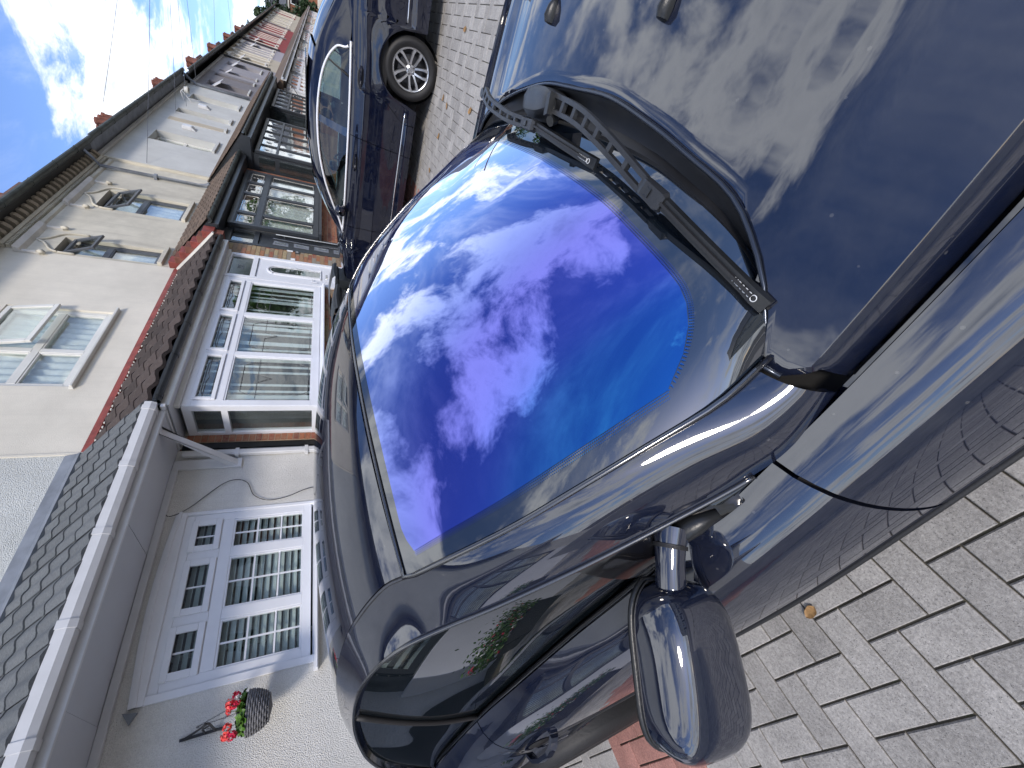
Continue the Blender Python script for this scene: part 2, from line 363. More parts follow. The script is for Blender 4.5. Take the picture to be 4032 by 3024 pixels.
def crom(P, t):
    n = len(P); t = max(0., min(n - 1.0001, t)); i = int(t); f = t - i
    p1, p2 = P[i], P[i + 1]; p0 = P[i - 1] if i > 0 else [2 * a - b for a, b in zip(p1, p2)]; p3 = P[i + 2] if i + 2 < n else [2 * b - a for a, b in zip(p1, p2)]
    return tuple(.5 * (2 * b + (c - a) * f + (2 * a - 5 * b + 4 * c - d) * f * f + (3 * b - a - 3 * c + d) * f ** 3) for a, b, c, d in zip(p0, p1, p2, p3))
def tabv(tab, x):       # smooth table lookup, ascending first column
    n = len(tab)
    if x <= tab[0][0]: return tab[0][1]
    if x >= tab[-1][0]: return tab[-1][1]
    for i in range(n - 1):
        if tab[i][0] <= x <= tab[i + 1][0]: break
    x0, y0 = tab[i]; x1, y1 = tab[i + 1]; h = x1 - x0; f = (x - x0) / h
    def sl(a, b): return (tab[b][1] - tab[a][1]) / (tab[b][0] - tab[a][0])
    s0 = sl(i - 1, i + 1) if i > 0 else sl(i, i + 1); s1 = sl(i, i + 2) if i + 2 < n else sl(i, i + 1)
    return (2 * f ** 3 - 3 * f * f + 1) * y0 + (f ** 3 - 2 * f * f + f) * h * s0 + (-2 * f ** 3 + 3 * f * f) * y1 + (f ** 3 - f * f) * h * s1
def lerp(a, b, t): return a + (b - a) * t
def gz(x):              # the ground climbs gently along the street
    if x < -3: return -.135 + .015 * (x + 3)
    if x < 8: return .045 * x
    if x < 75: return .36 + .015 * (x - 8)
    return 1.365

# ------------------------------------------------------------------ ground
g = MB(); xs = [-600, -60, -12, -6, -3] + [-2 + i for i in range(11)] + [12, 20, 40, 75, 600]
g.grid([[(x, y, gz(x) - .22 - (.0 if abs(y) < 100 else 0)) for y in (-600, -100, -30, 40, 200, 600)] for x in xs])
g.build('ground', 'earth', kind='structure')
def strip(name, y0, y1, dz, mat, x0=-60, x1=110):
    q = MB(); X_ = [x0, -12, -6, -3] + [-2 + i for i in range(11)] + [12, 20, 40, 75, x1]
    q.grid([[(x, y0, gz(x) + dz), (x, y1, gz(x) + dz)] for x in X_]); return q.build(name, mat, kind='structure')
strip('driveway_bed', -2.6, 8.0, -.008, 'joint_sand')
strip('road', -11.0, -4.6, -.12, 'asphalt'); strip('pavement', -4.45, -2.6, -.006, 'paver_grey'); strip('far_pavement', -13.6, -11.15, -.006, 'paver_grey'); strip('front_yard', -22., -13.6, -.004, 'joint_sand')
for y0 in (-4.6, -11.15):
    q = MB(); X_ = [-60, -12, -3, 0, 4, 8, 20, 40, 75, 110]
    q.grid([[(x, y0, gz(x) - .2), (x, y0, gz(x) + .004), (x, y0 + .15, gz(x) + .004), (x, y0 + .15, gz(x) - .2)] for x in X_]); q.build('kerb', 'kerb_stone', kind='structure')

# paved driveway: herringbone blocks 200 x 100 mm
def toimg(p):
    d = Vector((p[0], p[1], p[2] - CAM_Z)); c = CAM_R.transposed() @ d
    if c.z < .05: return None
    return (c.x / c.z * 1518 + 2016, c.y / c.z * 1518 + 1512, c.z)
drv = bpy.data.objects.new('driveway', None); C.objects.link(drv); drv['kind'] = 'structure'
A0 = math.radians(2.5); ca, sa = math.cos(A0), math.sin(A0); PX, PY = 0.0, .746
def under_car(x, y): return (.10 < x < 2.05 and -1.6 < y < 4.4) or (6.22 < x < 7.95 and -.5 < y < 4.0)
blocks = []
for i in range(-62, 140):
    for j in range(-36, 42):
        k = (i - j) % 4
        if k == 0: w, h = 2, 1
        elif k == 3: w, h = 1, 2
        else: continue
        lx_, ly_ = (i + w / 2) * .1, (j + h / 2) * .1
        x, y = PX + lx_ * ca - ly_ * sa, PY + lx_ * sa + ly_ * ca
        if not (-5.2 < x < 12.5 and -2.5 < y < 4.36): continue
        blocks.append((x, y, w, h))
def isred(x, y): return 1.96 < y < 2.62
def blockmesh(w, h, name):
    a, b = w * .05 - .0030, h * .05 - .0030; e = .003
    v = [(-a, -b, -.05), (a, -b, -.05), (a, b, -.05), (-a, b, -.05), (-a, -b, -e), (a, -b, -e), (a, b, -e), (-a, b, -e), (-a + e, -b + e, 0), (a - e, -b + e, 0), (a - e, b - e, 0), (-a + e, b - e, 0)]
    f = [(0, 1, 5, 4), (1, 2, 6, 5), (2, 3, 7, 6), (3, 0, 4, 7), (4, 5, 9, 8), (5, 6, 10, 9), (6, 7, 11, 10), (7, 4, 8, 11), (8, 9, 10, 11)]
    return v, f
vis = []
for n_, (x, y, w, h) in enumerate(blocks):
    p = toimg((x, y, gz(x))); sc = 0
    if p and -60 < p[0] < 4092 and -60 < p[1] < 3084 and not under_car(x, y):
        if (x < .12 and not (x < -1.2)) or (x > 2.0 and x < 6.6 and y < 3.6): sc = 1 / p[2] ** 2
    vis.append((sc, n_))
vis.sort(reverse=True); pick = set(n_ for s_, n_ in vis[:296] if s_ > 0)
BM = {}
for mt in ('paver_grey', 'paver_red'):
    for (w, h) in ((2, 1), (1, 2)):
        v, f = blockmesh(w, h, 'paver'); me = bpy.data.meshes.new('paver'); me.from_pydata(v, [], f); me.materials.append(MATS[mt]); BM[(mt, w)] = me
rest = {'paver_grey': MB(), 'paver_red': MB()}
for n_, (x, y, w, h) in enumerate(blocks):
    mt = 'paver_red' if isred(x, y) else 'paver_grey'; dz = random.uniform(-.0012, .0012); tx, ty = random.uniform(-.006, .006), random.uniform(-.006, .006)
    sl = math.atan(.045 if -3 < x < 8 else .015)
    Mx = Matrix.Translation((x, y, gz(x) + dz)) @ Matrix.Rotation(-sl + tx, 4, 'Y') @ Matrix.Rotation(ty, 4, 'X') @ Matrix.Rotation(A0 + random.uniform(-.006, .006), 4, 'Z')
    if n_ in pick:
        o = bpy.data.objects.new('paver', BM[(mt, w)]); o.matrix_world = Mx; C.objects.link(o); o.parent = drv
    else:
        v, f = blockmesh(w, h, 'p'); rest[mt].add([Mx @ Vector(q) for q in v], f)
for mt, q in rest.items(): q.build('paving', mt, drv, kind='stuff')

# ------------------------------------------------------------------ cars
def car_root(name, label, F, O, group=None):
    Lf = Vector((-F.y, F.x, 0)); sl = math.atan(.045) * Lf.x / 1.0
    Lv = (Lf * math.cos(sl) + Vector((0, 0, 1)) * math.sin(sl)).normalized(); U = F.cross(Lv)
    e = empty(name, label, 'car', group)
    e.matrix_world = Matrix(((F.x, Lv.x, U.x, O[0]), (F.y, Lv.y, U.y, O[1]), (F.z, Lv.z, U.z, O[2]), (0, 0, 0, 1)))
    return e, Lv
def mirror_y(rows): return [[(p[0], -p[1], p[2]) for p in r] for r in rows]
def panel(name, rows, mat, root, both=True, fold=.014, sharp=35):
    """surface grid with its rim folded inwards, so that a panel edge has depth"""
    res = []
    for sgn in ((1, -1) if both else (1,)):
        R = rows if sgn == 1 else mirror_y(rows)
        q = MB(); q.grid(R)
        if fold:
            nr, nc = len(R), len(R[0]); ring = [(0, j) for j in range(nc)] + [(i, nc - 1) for i in range(1, nr)] + [(nr - 1, j) for j in range(nc - 2, -1, -1)] + [(i, 0) for i in range(nr - 2, 0, -1)]
            cen = Vector((0, 0, 0)); out_ = []
            for (i, j) in ring:
                a = Vector(R[min(i + 1, nr - 1)][j]) - Vector(R[max(i - 1, 0)][j]); b = Vector(R[i][min(j + 1, nc - 1)]) - Vector(R[i][max(j - 1, 0)])
                nn = a.cross(b); nn = nn.normalized() if nn.length > 1e-9 else Vector((0, 0, 1)); p = Vector(R[i][j])
                ref = Vector((p.x - (-.8 if root.get('cx') is None else root['cx']), p.y, p.z - .55)); ref.x *= .15
                if nn.dot(ref) < 0: nn = -nn
                ii, jj = min(max(i, 1), nr - 2) if nr > 2 else i, min(max(j, 1), nc - 2) if nc > 2 else j
                ind = Vector(R[ii][jj]) - p; ind = ind.normalized() * .003 if ind.length > 1e-9 else Vector((0, 0, 0))
                out_.append((p, p - nn * .004 * 0 - nn * fold + ind))
            q.grid([[a for a, b in out_] + [out_[0][0]], [b for a, b in out_] + [out_[0][1]]])
        o = q.build(name, mat, root, smooth=True, sharp=sharp); res.append(o)
    return res
def lineobj(name, path, r, mat, root, both=True, n=6):
    for s_ in ((1, -1) if both else (1,)): q = MB().tube([(p[0], p[1] * s_, p[2]) for p in path], r, n); q.build(name, mat, root, smooth=True)
def side_grid(side, xa, xb, za, zb, nx=22, nz_=14):
    """xa(t), xb(t): edge curves; za(X), zb(X): upper and lower limits"""
    rows = []
    for i in range(nx + 1):
        row = []
        for j in range(nz_ + 1):
            t = j / nz_; X = lerp(xa(t), xb(t), i / nx); z = lerp(za(X), zb(X), t); row.append((X, side(X, z), z))
        rows.append(row)
    return rows
def wheel(root, X, ysgn, yout, r, rim, silver=True, star=False, mat_s='silver_alloy'):
    c = (X, 0, r); w = .225; Y = lambda a: ysgn * (yout - a)
    e = bpy.data.objects.new('wheel', None); C.objects.link(e); e.parent = root; e.location = (0, 0, 0)
    q = MB(); prof = [(rim, Y(.028)), (rim + .012, Y(.012)), (rim + .05, Y(.0)), (r - .035, Y(.004)), (r - .012, Y(.022)), (r, Y(.04)), (r, Y(w - .04)), (r - .015, Y(w - .01)), (rim, Y(w - .02))]
    q.lathe(prof, c, 'Y', 56); o = q.build('tyre', 'tyre_rubber', e, smooth=True, sharp=50)
    tr = MB()
    for k in range(56):
        t = 2 * PI * k / 56
        for yy, dt in ((.045, 0), (.10, .03), (.15, 0)):
            pts = [(X + (r + .004) * math.cos(t + dt + a), ysgn * (yout - yy - b), r + (r + .004) * math.sin(t + dt + a)) for a, b in ((-.04, 0), (.04, 0), (.04, .035), (-.04, .035))]
            tr.quad(*pts)
    q = MB(); q.lathe([(rim, Y(.024)), (rim - .004, Y(.016)), (rim - .018, Y(.022)), (rim - .022, Y(.05)), (rim - .03, Y(.17)), (.0, Y(.175))], c, 'Y', 56); q.build('rim', ['dark_alloy'], e, smooth=True, sharp=40)
    q = MB(); q.lathe([(rim + .002, Y(.020)), (rim - .004, Y(.012)), (rim - .016, Y(.016)), (rim - .020, Y(.03))], c, 'Y', 56); q.build('rim_edge', mat_s, e, smooth=True, sharp=60)
    q = MB(); q.lathe([(.15, Y(.10)), (.15, Y(.085)), (.06, Y(.08)), (.0, Y(.08))], c, 'Y', 40); q.build('brake_disc', 'dark_alloy', e, smooth=True, sharp=40)
    for k in range(5):
        for sg in (-1, 1):
            q = MB(); rows = []
            for i in range(9):
                f = i / 8; rad = lerp(.035, rim - .012, f); off = sg * (.16 + .20 * math.sin(f * PI * .62) ** 1.2)
                if f > .75: off += sg * (f - .75) * .35
                a = 2 * PI * k / 5 + .3 + off; ww = lerp(.009, .0135, f) + .006 * (abs(f - .5) * 2) ** 2
                ct, st_ = math.cos(a), math.sin(a); tx, tz = -st_, ct
                yo = Y(.012 + .035 * (1 - f) ** 1.5)
                rows.append([(X + rad * ct + tx * ww * m1, yo - ysgn * (dd), r + rad * st_ + tz * ww * m1) for m1, dd in ((-1.25, .03), (-1, .004), (-.9, 0), (.9, 0), (1, .004), (1.25, .03))])
            q.grid(rows); q.build('spoke', mat_s, e, smooth=True, sharp=35)
    q = MB(); q.lathe([(.056, Y(.07)), (.054, Y(.046)), (.034, Y(.034)), (.031, Y(.022)), (.0, Y(.020))], c, 'Y', 28); cap = q.build('hub_cap', mat_s, e, smooth=True, sharp=35)
    for k in range(5):
        a = 2 * PI * k / 5 + .3; q = MB(); q.lathe([(.009, Y(.05)), (.009, Y(.034)), (.0, Y(.034))], (X + .047 * math.cos(a), 0, r + .047 * math.sin(a)), 'Y', 8); q.build('wheel_bolt', 'dark_alloy', e, smooth=True, sharp=40)
    if star:
        q = MB()
        for k in range(3):
            a = PI / 2 + 2 * PI * k / 3; b = a + PI / 2
            q.add([(X + .026 * math.cos(a), Y(.0165), r + .026 * math.sin(a)), (X + .004 * math.cos(b), Y(.0165), r + .004 * math.sin(b)), (X - .004 * math.cos(b), Y(.0165), r - .004 * math.sin(b)), (X, Y(.012), r)], [(0, 1, 3), (0, 3, 2), (0, 2, 1)])
        q.lathe([(.029, Y(.0185)), (.027, Y(.0150)), (.026, Y(.0185))], c, 'Y', 28)
        q.build('star_emblem', 'chrome', e)
    return e

# ---------- the black coupe the camera leans over
_F0 = Vector((.117, -.993, 0)).normalized(); _ya = math.radians(1.5)
F1 = Vector((math.cos(_ya) * _F0.x + math.sin(_ya) * _F0.y, -math.sin(_ya) * _F0.x + math.cos(_ya) * _F0.y, 0))
_L0 = Vector((-F1.y, F1.x, 0)); _r = math.atan(.045); _L = _L0 * math.cos(_r) + Vector((0, 0, math.sin(_r))); _U = F1.cross(_L); O1 = _L * 1.05
carA = empty('black_car', 'glossy black car in the foreground with blue mirrored windscreen', 'car'); carA['cx'] = -.8
carA.matrix_world = Matrix(((F1.x, _L.x, _U.x, O1.x), (F1.y, _L.y, _U.y, O1.y), (F1.z, _L.z, _U.z, O1.z), (0, 0, 0, 1)))
PNT = 'black_paint'
CZ = [(-3.42, .93), (-3.0, .985), (-2.6, .99), (-2.3, .98), (-1.7, .965), (-1.3, .95), (-.95, .92), (-.78, .902), (-.5, .882), (-.3, .866), (-.1, .855), (.2, .848), (.6, .825), (1.0, .775), (1.3, .70), (1.5, .62)]
CY = [(-3.42, -.62), (-3.0, -.71), (-2.6, -.745), (-2.3, -.745), (-1.7, -.755), (-1.3, -.772), (-.95, -.785), (-.6, -.802), (-.3, -.803), (-.1, -.80), (.2, -.792), (.6, -.775), (1.0, -.735), (1.3, -.66), (1.5, -.55)]
PR = [(0, 0), (.010, -.028), (.045, -.072), (.11, -.108), (.20, -.130), (.30, -.134), (.42, -.126), (.55, -.108), (.65, -.088), (.75, -.05)]
def sideA(X, z):
    d = max(0., tabv(CZ, X) - z); dy = tabv(PR, d)
    fl = 0
    for xw in (-2.2, .64):
        r_ = math.hypot(X - xw, z - .34)
        if r_ < .56: fl -= .020 * max(0, 1 - abs(r_ - .40) / .16) ** 1.0
    return tabv(CY, X) + dy + fl
def archA(X, base=.20):
    b = base
    for xw in (-2.2, .64):
        if abs(X - xw) < .385: b = max(b, .34 + math.sqrt(.385 ** 2 - (X - xw) ** 2))
    return b
cz_ = lambda X: tabv(CZ, X)
# bonnet
RE = [(0, .082), (.15, .080), (.30, .055), (.40, .032), (.53, -.005), (.62, -.062), (.675, -.125), (.705, -.182), (.735, -.186), (.762, -.160)]
def bonnet_pt(q, t):
    ye = .762 * abs(q); xr = tabv(RE, ye); xf = 1.33 - .24 * abs(q) ** 2.2
    X = lerp(xr, xf, t); w = lerp(.762, .63, max(0, t) ** 2.0); y = abs(q) * w
    zc = tabv([(-.2, .956), (.1, .953), (.4, .942), (.8, .90), (1.1, .845), (1.35, .765)], X); ze = tabv([(-.2, .898), (.1, .898), (.4, .885), (.8, .84), (1.1, .775), (1.35, .69)], X)
    u = abs(q); z = ze + (zc - ze) * (1 - u ** 2.0)
    z += .006 * math.exp(-((u - .80) / .07) ** 2) * (1 if t > .0 else 1) - .004 * math.exp(-((u - .66) / .08) ** 2)
    return (X, math.copysign(y, q), z)
qs = [-1 + 2 * i / 56 for i in range(57)]; ts = [0, .006, .02, .05] + [.05 + .95 * i / 30 for i in range(1, 31)]
rows = []
for t in ts:
    r0 = [bonnet_pt(q, t) for q in qs]
    if t == 0: r0 = [(p[0] - .004, p[1], p[2] - .007) for p in r0]
    lo = []
    for k, dd in enumerate(((.021, -.062), (.015, -.032), (.006, -.008))): lo.append(dd)
    le = [(r0[0][0] + (.012 if t < .03 else 0), r0[0][1] - a, r0[0][2] + b) for a, b in lo]; re_ = [(p[0], -p[1], p[2]) for p in le][::-1]
    rows.append(le + r0 + re_)
panel('bonnet', rows, PNT, carA, both=False, fold=.02)
# rolled rear lip of the bonnet, its highlight put in as a paler colour
lip = [(tabv(RE, abs(y)) - .0035, y, bonnet_pt(y / .762, 0)[2] - .0035) for y in [-.74 + 1.48 * i / 48 for i in range(49)]]
lineobj('bonnet_lip', lip, .0042, 'lip_highlight', carA, False)
for sy in (-1, 1):   # washer nozzles
    q = MB(); c0 = Vector((.215, sy * .225 - .0, .958))
    rows = []
    for i, (dx, w, h) in enumerate(((-.020, .004, .004), (-.018, .011, .011), (-.006, .013, .015), (.014, .011, .012), (.030, .007, .006), (.036, .001, .001))):
        rows.append([(c0.x + dx, c0.y + w * math.cos(a), c0.z - .012 + h * 1.5 * math.sin(a)) for a in [PI * k / 8 for k in range(9)]])
    q.grid(rows); q.quad(*rows[0]); q.build('washer_nozzle', 'black_plastic', carA, smooth=True, sharp=45)
# front wing, doors, rear quarter
inner = lambda X: cz_(X)
def wing_rows(x0, x1, nx):
    rows = []
    for i in range(nx + 1):
        X = lerp(x0, x1, i / nx); zc, yc = cz_(X), tabv(CY, X); zb = archA(X)
        row = [(X, yc + .010, zc - .045), (X, yc + .006, zc - .008), (X, yc + .002, zc - .001)]
        for j in range(0, 25): t = (j / 24) ** 1.35; z = lerp(zc, zb, t); row.append((X, sideA(X, z), z))
        rows.append(row)
    return rows
def cols(x0, x1, xw=None, n=24): return [lerp(x0, x1, i / n) for i in range(n + 1)]
def panelX(name, xl, xr, both=True, n=30):
    rows = []
    for i in range(n + 1):
        row = []; f = i / n
        for j in range(0, 28):
            if j < 3: X = lerp(xl(0), xr(0), f); zc, yc = cz_(X), tabv(CY, X); row.append([(X, yc + .005, zc - .045), (X, yc + .0045, zc - .006), (X, yc + .002, zc - .0008)][j])
            else:
                t = ((j - 2) / 25) ** 1.3; X = lerp(xl(t), xr(t), f); z = lerp(cz_(X), archA(X), t); row.append((X, sideA(X, z), z))
        rows.append(row)
    return panel(name, rows, PNT, carA, both=both, fold=.016)
panelX('front_wing', lambda t: -.300 + .045 * t, lambda t: 1.42, n=44)
dr = lambda t: -1.735 - .10 * math.sin(min(1, t * 1.6) * PI / 2) 
panelX('front_door', lambda t: dr(t) + .004, lambda t: -.307 + .045 * t, n=40)
panelX('rear_door', lambda t: -2.52 + .1 * t, lambda t: dr(t) - .004, n=30)
panelX('rear_wing', lambda t: -3.38, lambda t: -2.528 + .1 * t, n=24)
# dark backing behind the shut lines, and the underside
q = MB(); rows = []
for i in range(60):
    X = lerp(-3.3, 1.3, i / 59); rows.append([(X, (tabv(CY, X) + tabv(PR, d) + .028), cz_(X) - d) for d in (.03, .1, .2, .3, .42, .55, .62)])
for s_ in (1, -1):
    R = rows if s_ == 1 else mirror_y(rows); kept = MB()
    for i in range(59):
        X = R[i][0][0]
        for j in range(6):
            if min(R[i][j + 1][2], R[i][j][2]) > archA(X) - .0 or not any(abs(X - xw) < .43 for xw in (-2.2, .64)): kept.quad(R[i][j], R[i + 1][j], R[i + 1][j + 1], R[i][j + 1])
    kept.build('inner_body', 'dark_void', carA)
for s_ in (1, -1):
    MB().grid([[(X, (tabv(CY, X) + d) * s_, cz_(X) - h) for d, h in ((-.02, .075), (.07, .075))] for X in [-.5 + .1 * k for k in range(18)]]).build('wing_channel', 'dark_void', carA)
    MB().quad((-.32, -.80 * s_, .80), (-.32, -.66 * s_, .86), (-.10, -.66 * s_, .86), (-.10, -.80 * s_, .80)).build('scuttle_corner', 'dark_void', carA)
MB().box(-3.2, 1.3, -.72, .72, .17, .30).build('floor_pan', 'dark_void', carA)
# front and rear ends
def endcap(name, X0f, prof, mat=PNT):
    rows = []
    for i in range(25):
        q_ = -1 + 2 * i / 24; rows.append([X0f(q_, *p) for p in prof])
    panel(name, rows, mat, carA, both=False, fold=0)
endcap('front_bumper', lambda q_, dx, w, z: (1.345 - .26 * abs(q_) ** 2.4 + dx * (1 - .35 * abs(q_) ** 2), q_ * w, z - .05 * abs(q_) ** 2 * (z > .6)), [(-.015, .635, .755), (.03, .66, .73), (.10, .74, .62), (.14, .80, .48), (.13, .82, .36), (.08, .82, .22), (-.02, .80, .18)])
endcap('rear_bumper', lambda q_, dx, w, z: (-3.40 + .30 * abs(q_) ** 3 - dx * (1 - .3 * abs(q_) ** 2), q_ * w, z), [(-.02, .66, .985), (.02, .70, .93), (.06, .78, .80), (.10, .84, .62), (.12, .86, .45), (.06, .85, .25), (-.05, .82, .2)])
for sy in (-1, 1):
    q = MB(); q.grid([[(1.17 - .10 * i / 6 + .06, sy * (.50 + .036 * i), .735 - .02 * j - .004 * i) for j in range(5)] for i in range(7)]); q.build('headlight', 'frit_glass', carA, smooth=True)
    q = MB(); q.grid([[(-3.37 + .05 * i / 5, sy * (.52 + .045 * i), .93 - .03 * j) for j in range(5)] for i in range(6)]); q.build('tail_light', 'red_paint', carA, smooth=True)
MB().box(1.455, 1.47, -.40, .40, .40, .56).build('grille', 'black_plastic', carA)
MB().box(-3.515, -3.50, -.26, .26, .55, .66).build('number_plate', 'card', carA)
# boot deck
panel('boot_lid', [[(X, y * w, z - .02 * y * y) for y in [-1 + i / 8 for i in range(17)]] for X, w, z in ((-2.93, .69, 1.005), (-3.05, .68, 1.005), (-3.2, .67, 1.0), (-3.36, .64, .99))], PNT, carA, both=False)
# greenhouse curves (right side)
RI = [(-.172, -.708, .905), (-.245, -.722, .965), (-.330, -.716, 1.035), (-.430, -.706, 1.115), (-.540, -.690, 1.195), (-.660, -.660, 1.275), (-.765, -.628, 1.328), (-.84, -.606, 1.362), (-.96, -.597, 1.398), (-1.10, -.592, 1.420), (-1.30, -.590, 1.430), (-1.52, -.590, 1.420), (-1.76, -.592, 1.395), (-2.02, -.598, 1.345), (-2.28, -.606, 1.265), (-2.56, -.62, 1.155), (-2.95, -.655, 1.005)]
RM = [(-.158, -.762, .898), (-.250, -.780, .930), (-.335, -.770, .985), (-.440, -.757, 1.062), (-.560, -.738, 1.145), (-.690, -.708, 1.232), (-.800, -.672, 1.297), (-.89, -.652, 1.342), (-1.0, -.640, 1.378), (-1.13, -.638, 1.400), (-1.32, -.638, 1.408), (-1.53, -.642, 1.396), (-1.77, -.652, 1.365), (-2.03, -.662, 1.312), (-2.30, -.68, 1.23), (-2.58, -.70, 1.12), (-2.96, -.71, .998)]
RO = [(-.140, -.785, .846), (-.262, -.803, .862), (-.345, -.798, .885), (-.455, -.783, .955), (-.595, -.763, 1.070), (-.740, -.735, 1.180), (-.850, -.710, 1.270), (-.93, -.696, 1.330), (-1.03, -.690, 1.372), (-1.16, -.688, 1.393), (-1.34, -.690, 1.393), (-1.54, -.698, 1.372), (-1.78, -.715, 1.325), (-2.02, -.730, 1.245), (-2.25, -.742, 1.12), (-2.45, -.748, 1.0), (-2.9, -.735, .985)]
def cross3(a, m, b, t):   # smooth arc through three curves
    a, m, b = Vector(a), Vector(m), Vector(b); return a * (2 * (t - .5) * (t - 1)) + m * (-4 * t * (t - 1)) + b * (2 * t * (t - .5))
NB = 96; rows = []
for i in range(NB + 1):
    s_ = lerp(.27, len(RI) - 1, (i / NB) ** 1.15); a, m, b = crom(RI, s_), crom(RM, s_), crom(RO, s_)
    rows.append([tuple(cross3(a, m, b, j / 14)) for j in range(15)])
panel('roof_rail', rows, PNT, carA, fold=.015)
# roof
rows = []
for i in range(29):
    s_ = 6.15 + i / 28 * (13.4 - 6.15); e = crom(RI, s_); w = abs(e[1]) - .004; row = []
    for j in range(33):
        v = -1 + 2 * j / 32; hx = lerp(.055, -.10, i / 28) * (1 - v * v)
        crown = tabv([(-2.2, .05), (-1.5, .045), (-1.1, .045), (-.9, .042), (-.75, .040)], e[0])
        row.append((e[0] + hx, v * w, e[2] + crown * (1 - abs(v) ** 2.3) - .001))
    rows.append(row)
panel('roof', rows, PNT, carA, both=False, fold=.012)
lineobj('roof_seal', [(p[0], p[1] - .001, p[2] - .009) for p in [crom(RI, s_ / 6) for s_ in range(36, 84)]], .007, 'black_rubber', carA)
# windscreen
BASE = [(0, .012, .914), (.2, .006, .913), (.32, -.003, .911), (.42, -.022, .908), (.50, -.040, .905), (.565, -.060, .903), (.62, -.086, .900), (.66, -.114, .899), (.69, -.150, .901), (.708, -.188, .905)]
def base_pt(v):
    y = abs(v) * .708; X = tabv([(a, b) for a, b, c in BASE], y); z = tabv([(a, c) for a, b, c in BASE], y); return Vector((X, math.copysign(y, v), z))
def top_pt(v): return Vector((-.705 - .068 * abs(v) ** 2.2, .622 * v, 1.366 - .034 * abs(v) ** 2))
def ws_pt(v, t, off=0.):
    a, b = base_pt(v), top_pt(v); p = a.lerp(b, t); e = Vector(crom(RI, t * 6.0)); eb = base_pt(1).lerp(top_pt(1), t)
    k = abs(v) ** 3; dlt = Vector((e.x - eb.x, -(e.y + eb.y), e.z - eb.z)) * k; p += Vector((dlt.x, math.copysign(1, v) * dlt.y * -1 if False else math.copysign(abs(e.y) - abs(eb.y), v) * k, dlt.z))
    p += Vector((.55, 0, .83)) * (.016 * 4 * t * (1 - t) * (1 - .5 * v * v) + off); return p
NV = 48
panel('windscreen', [[tuple(ws_pt(-1 + 2 * j / NV, i / 30)) for j in range(NV + 1)] for i in range(31)], 'frit_glass', carA, both=False, fold=.008)
ws = [o for o in carA.children if o.name.startswith('windscreen')][0]
def film_uv(a, b):
    v = a * .95; lo = .130 + .035 * abs(a) ** 2 + .12 * max(0, (abs(a) - .80) / .20) ** 2.6; hi = .968 - .03 * max(0, (abs(a) - .9) / .1) ** 2
    return v, lerp(lo, hi, b)
panel('sun_film', [[tuple(ws_pt(*film_uv(-1 + 2 * j / NV, i / 30), .0016)) for j in range(NV + 1)] for i in range(31)], 'sun_film', ws, both=False, fold=0)
q = MB()
def fdot(v, t, r):
    p = ws_pt(v, t, .0014); u = (ws_pt(v, t + .01, .0014) - p).normalized() * r; w_ = (ws_pt(min(.999, v + .01), t, .0014) - p).normalized() * r
    q.add([p - u, p + w_, p + u, p - w_], [(0, 1, 2, 3)])
for k in range(3):
    r = .0017 - .00035 * k
    for i in range(420):
        a = -1 + 2 * (i + .5 * (k % 2)) / 420; v, t = film_uv(a, 0); fdot(v, t - .0050 * (k + .6), r)
    for sg in (-1, 1):
        for i in range(150): v, t = film_uv(sg, (i + .5 * (k % 2)) / 150); fdot(v + sg * .0050 * (k + .6), t, r)
q.build('dotted_border', 'sun_film', ws, kind='stuff')
# windscreen seal round top and sides
sp = [ws_pt(-1 + .0, t / 20, .002) + Vector((0, -.007, 0)) for t in range(0, 20)] + [ws_pt(-1 + 2 * j / 30, 1.0, .001) + Vector((-.006, 0, .002)) for j in range(31)] + [ws_pt(1, 1 - t / 20, .002) + Vector((0, .007, 0)) for t in range(1, 21)]
lineobj('windscreen_seal', [tuple(p) for p in sp], .0050, 'gloss_trim', carA, False)
# cowl tray under the bonnet edge
rows = []
for j in range(61):
    v = -1 + 2 * j / 60; y = v * .70; b_ = base_pt(v); xr = tabv(RE, abs(y)); zb = bonnet_pt(v * .92, 0)[2]; w = xr - b_.x
    rows.append([(b_.x - .004, b_.y, b_.z + .002), (b_.x + .004, b_.y, b_.z + .006), (b_.x + .30 * w, y, b_.z - .002), (b_.x + .55 * w, y, b_.z + .002), (b_.x + .8 * w, y, b_.z + .008), (xr + .02, y, zb - .024), (xr + .05, y * .99, zb - .03)])
panel('cowl_panel', rows, 'cowl_black', carA, both=False, fold=0)
# rear window
panel('rear_window', [[(lerp(-2.08, -2.92, t) - .08 * (1 - v * v) * (1 - t), v * lerp(.585, .64, t), lerp(1.345, 1.008, t) + .04 * (1 - v * v) * (1 - t * .6) + .03 * math.sin(PI * t)) for v in [-1 + j / 10 for j in range(21)]] for t in [i / 12 for i in range(13)]], 'frit_glass', carA, both=False, fold=.01)
